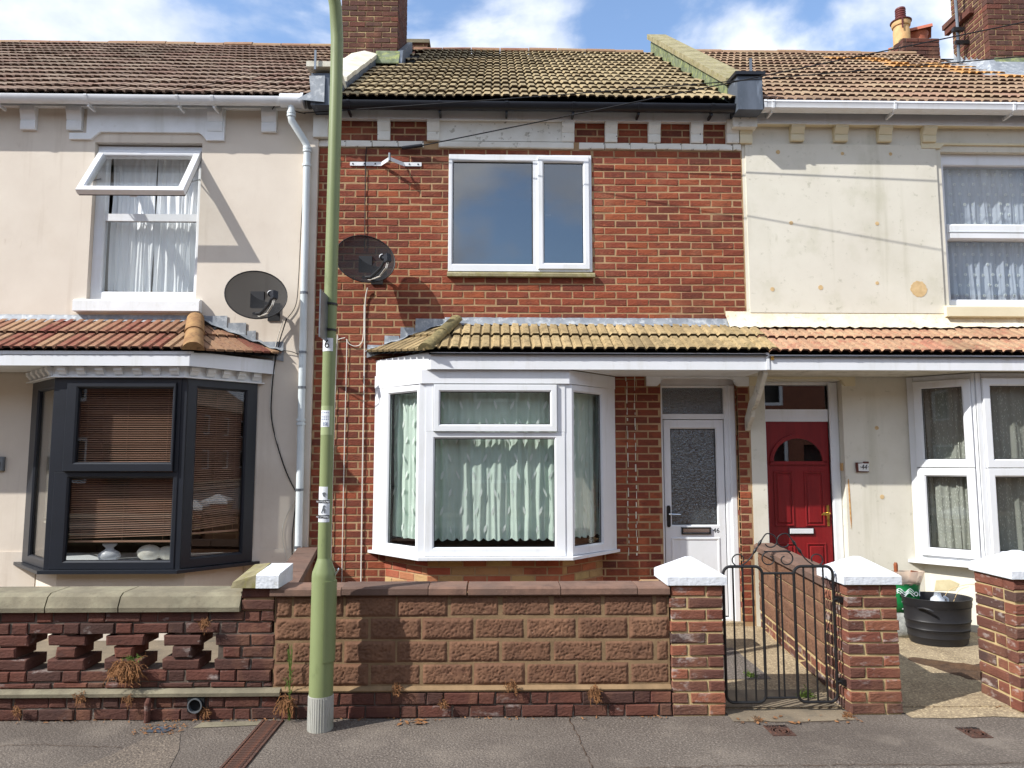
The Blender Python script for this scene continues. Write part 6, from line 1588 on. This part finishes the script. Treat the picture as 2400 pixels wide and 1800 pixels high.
weed((.63, W-.012, .18), .13, 26, .025, 'dry_fern', 'dark dry weed trailing down the plinth near the gate pillar', 1.2, 12)
weed((2.15, 5.15, .012), .12, 36, .10, 'green_weed', 'green dandelion leaves on the path inside the gate', .3, 13, name='green_weed')
weed((1.93, 5.62, .015), .10, 26, .07, 'green_weed', 'small green weed further up the path behind the gate', .3, 14, name='green_weed')
weed((2.25, 4.80, .004), .06, 18, .07, 'dry_fern', 'dry leaves at the foot of the hinge pillar', .6, 15)
weed((1.66, 4.74, .004), .06, 10, .06, 'dry_fern', 'dry leaves on the pavement below the iron gate', .5, 16)
def litter(name, x0, x1, y0, y1, n, label, seed, mat='dry_fern', s=.009):
    rng = random.Random(seed); m = MB()
    for k in range(n):
        x, y = rng.uniform(x0, x1), rng.uniform(y0, y1); a = rng.uniform(0, 6.28); q = s*rng.uniform(.5, 1.6)
        m.add([(x+q*math.cos(a), y+q*math.sin(a), .006+rng.uniform(0, .008)), (x+q*.4*math.cos(a+1.6), y+q*.4*math.sin(a+1.6), .008), (x-q*math.cos(a), y-q*math.sin(a), .006+rng.uniform(0, .006)), (x-q*.4*math.cos(a+1.6), y-q*.4*math.sin(a+1.6), .012)], [(0, 1, 2, 3)])
    o = m.build(name, MT[mat]); tag(o, label, 'leaf litter', kind='stuff')
litter('leaf_litter', -5, 1.1, W-.05, W-.004, 260, 'scattered dry brown bits along the foot of the garden walls', 1)
litter('leaf_litter', -2.2, -1.9, 4.56, 4.74, 110, 'dry grass round the small blue cover in the pavement', 2)
litter('leaf_litter', -.6, -.42, 4.70, 4.78, 22, 'dry orange leaf heap on the pavement near the lamp post', 3, s=.02)
litter('leaf_litter', 1.5, 2.3, 4.66, 4.8, 26, 'dry leaves on the pavement below the gate', 4, s=.018)
litter('leaf_litter', 2.7, 4.6, 4.9, 6.9, 160, 'dry bits scattered on the yard by the planter', 5, s=.014)
litter('leaf_litter', -4.5, -1.6, 5.0, 6.4, 500, 'dry brown leaves heaped in the left front yard behind the honeycomb wall', 6, s=.03)
m = MB(); rng = random.Random(5)
m.grid(lambda u, v: (2.95+.75*u+.1*math.sin(v*5), 5.05+.75*v+.12*math.sin(u*7), .006+.06*max(0, math.sin(u*3.14)*math.sin(v*3.14))*(.6+.6*mn.noise(Vector((u*6, v*6, 1))))), 24, 24)
o = m.build('soil_patch', MT['soil']); tag(o, kind='structure')
o.location = (.42, .25, 0)
pot = MB().lathe([(0, 0), (.085, 0), (.10, .22), (.115, .225), (.115, .25), (.10, .25), (.085, .1), (0, .1)], (-1.98, 5.8, .02), 24).lone('plant_pot', MT['black_plastic'], (-1.98, 5.8, .02), 'dark plant pot glimpsed through the honeycomb wall beside the solid end', 'pot', smooth=40)

# ------------------------------------------------------------------ mast by the right chimney
ms_ = thing('aerial_mast', (6.55, 9.95, 7.4), 'silver aerial pole standing left of the right chimney', 'mast')
MB().tube([(6.62, 9.75, 7.3), (6.60, 9.7, 7.85), (6.52, 9.6, 8.9)], .022, 8).build('pole', MT['metal_grey'], ms_, smooth=40)
MB().box(6.55, 6.75, 9.68, 9.72, 7.55, 7.60).build('clamp', MT['iron_black'], ms_)
MB().box(6.50, 6.66, 9.64, 9.69, 7.72, 7.77).build('clamp', MT['iron_black'], ms_)

# ------------------------------------------------------------------ terrace across the road (seen in the window reflections)
op = thing('terraced_house', (0, -9, 0), 'orange brick terrace on the far side of the road, seen only reflected in the windows', 'house')
oh = []
for k in range(-13, 14):
    oh += [(k*4.4-.8, k*4.4+.8, .9, 2.3), (k*4.4-.7, k*4.4+.7, 3.4, 4.8), (k*4.4+1.3, k*4.4+2.1, 0, 2.1)]
panel(-60, 60, 0, 5.4, -9.2, -8.9, oh, M=None).build('wall', MT['opp_brick'], op)
for h in oh:
    if h[2] > .5: MB().ring((h[0], h[1], h[2], h[3]), (h[0]+.1, h[1]-.1, h[2]+.1, h[3]-.1), -9.05, -8.95).build('window_frame', MT['upvc'], op)
MB().box(-60, 60, -9.4, -9.25, 0, 5.4).build('room', MT['room_dark'], op)
MB().prism([(-8.7, 5.3), (-8.7, 5.38), (-12.6, 8.0), (-12.6, 7.9)], 'x', -60, 60).build('roof', MT['tile_brown_island'], op)

# old mortar smears beside the bay where a pipe used to run
m = MB(); rng = random.Random(77)
for x in (1.315, 1.395):
    z = .70
    while z < 2.45:
        hgt = rng.uniform(.02, .09); ww = rng.uniform(.002, .006); xx = x+rng.uniform(-.006, .006)
        m.box(xx-ww, xx+ww, F-.0075, F+.002, z, z+hgt); z += hgt+rng.uniform(0, .05)
m.build('mortar_smear', MT['stone_coping_pale'], mid)['kind'] = 'stuff'
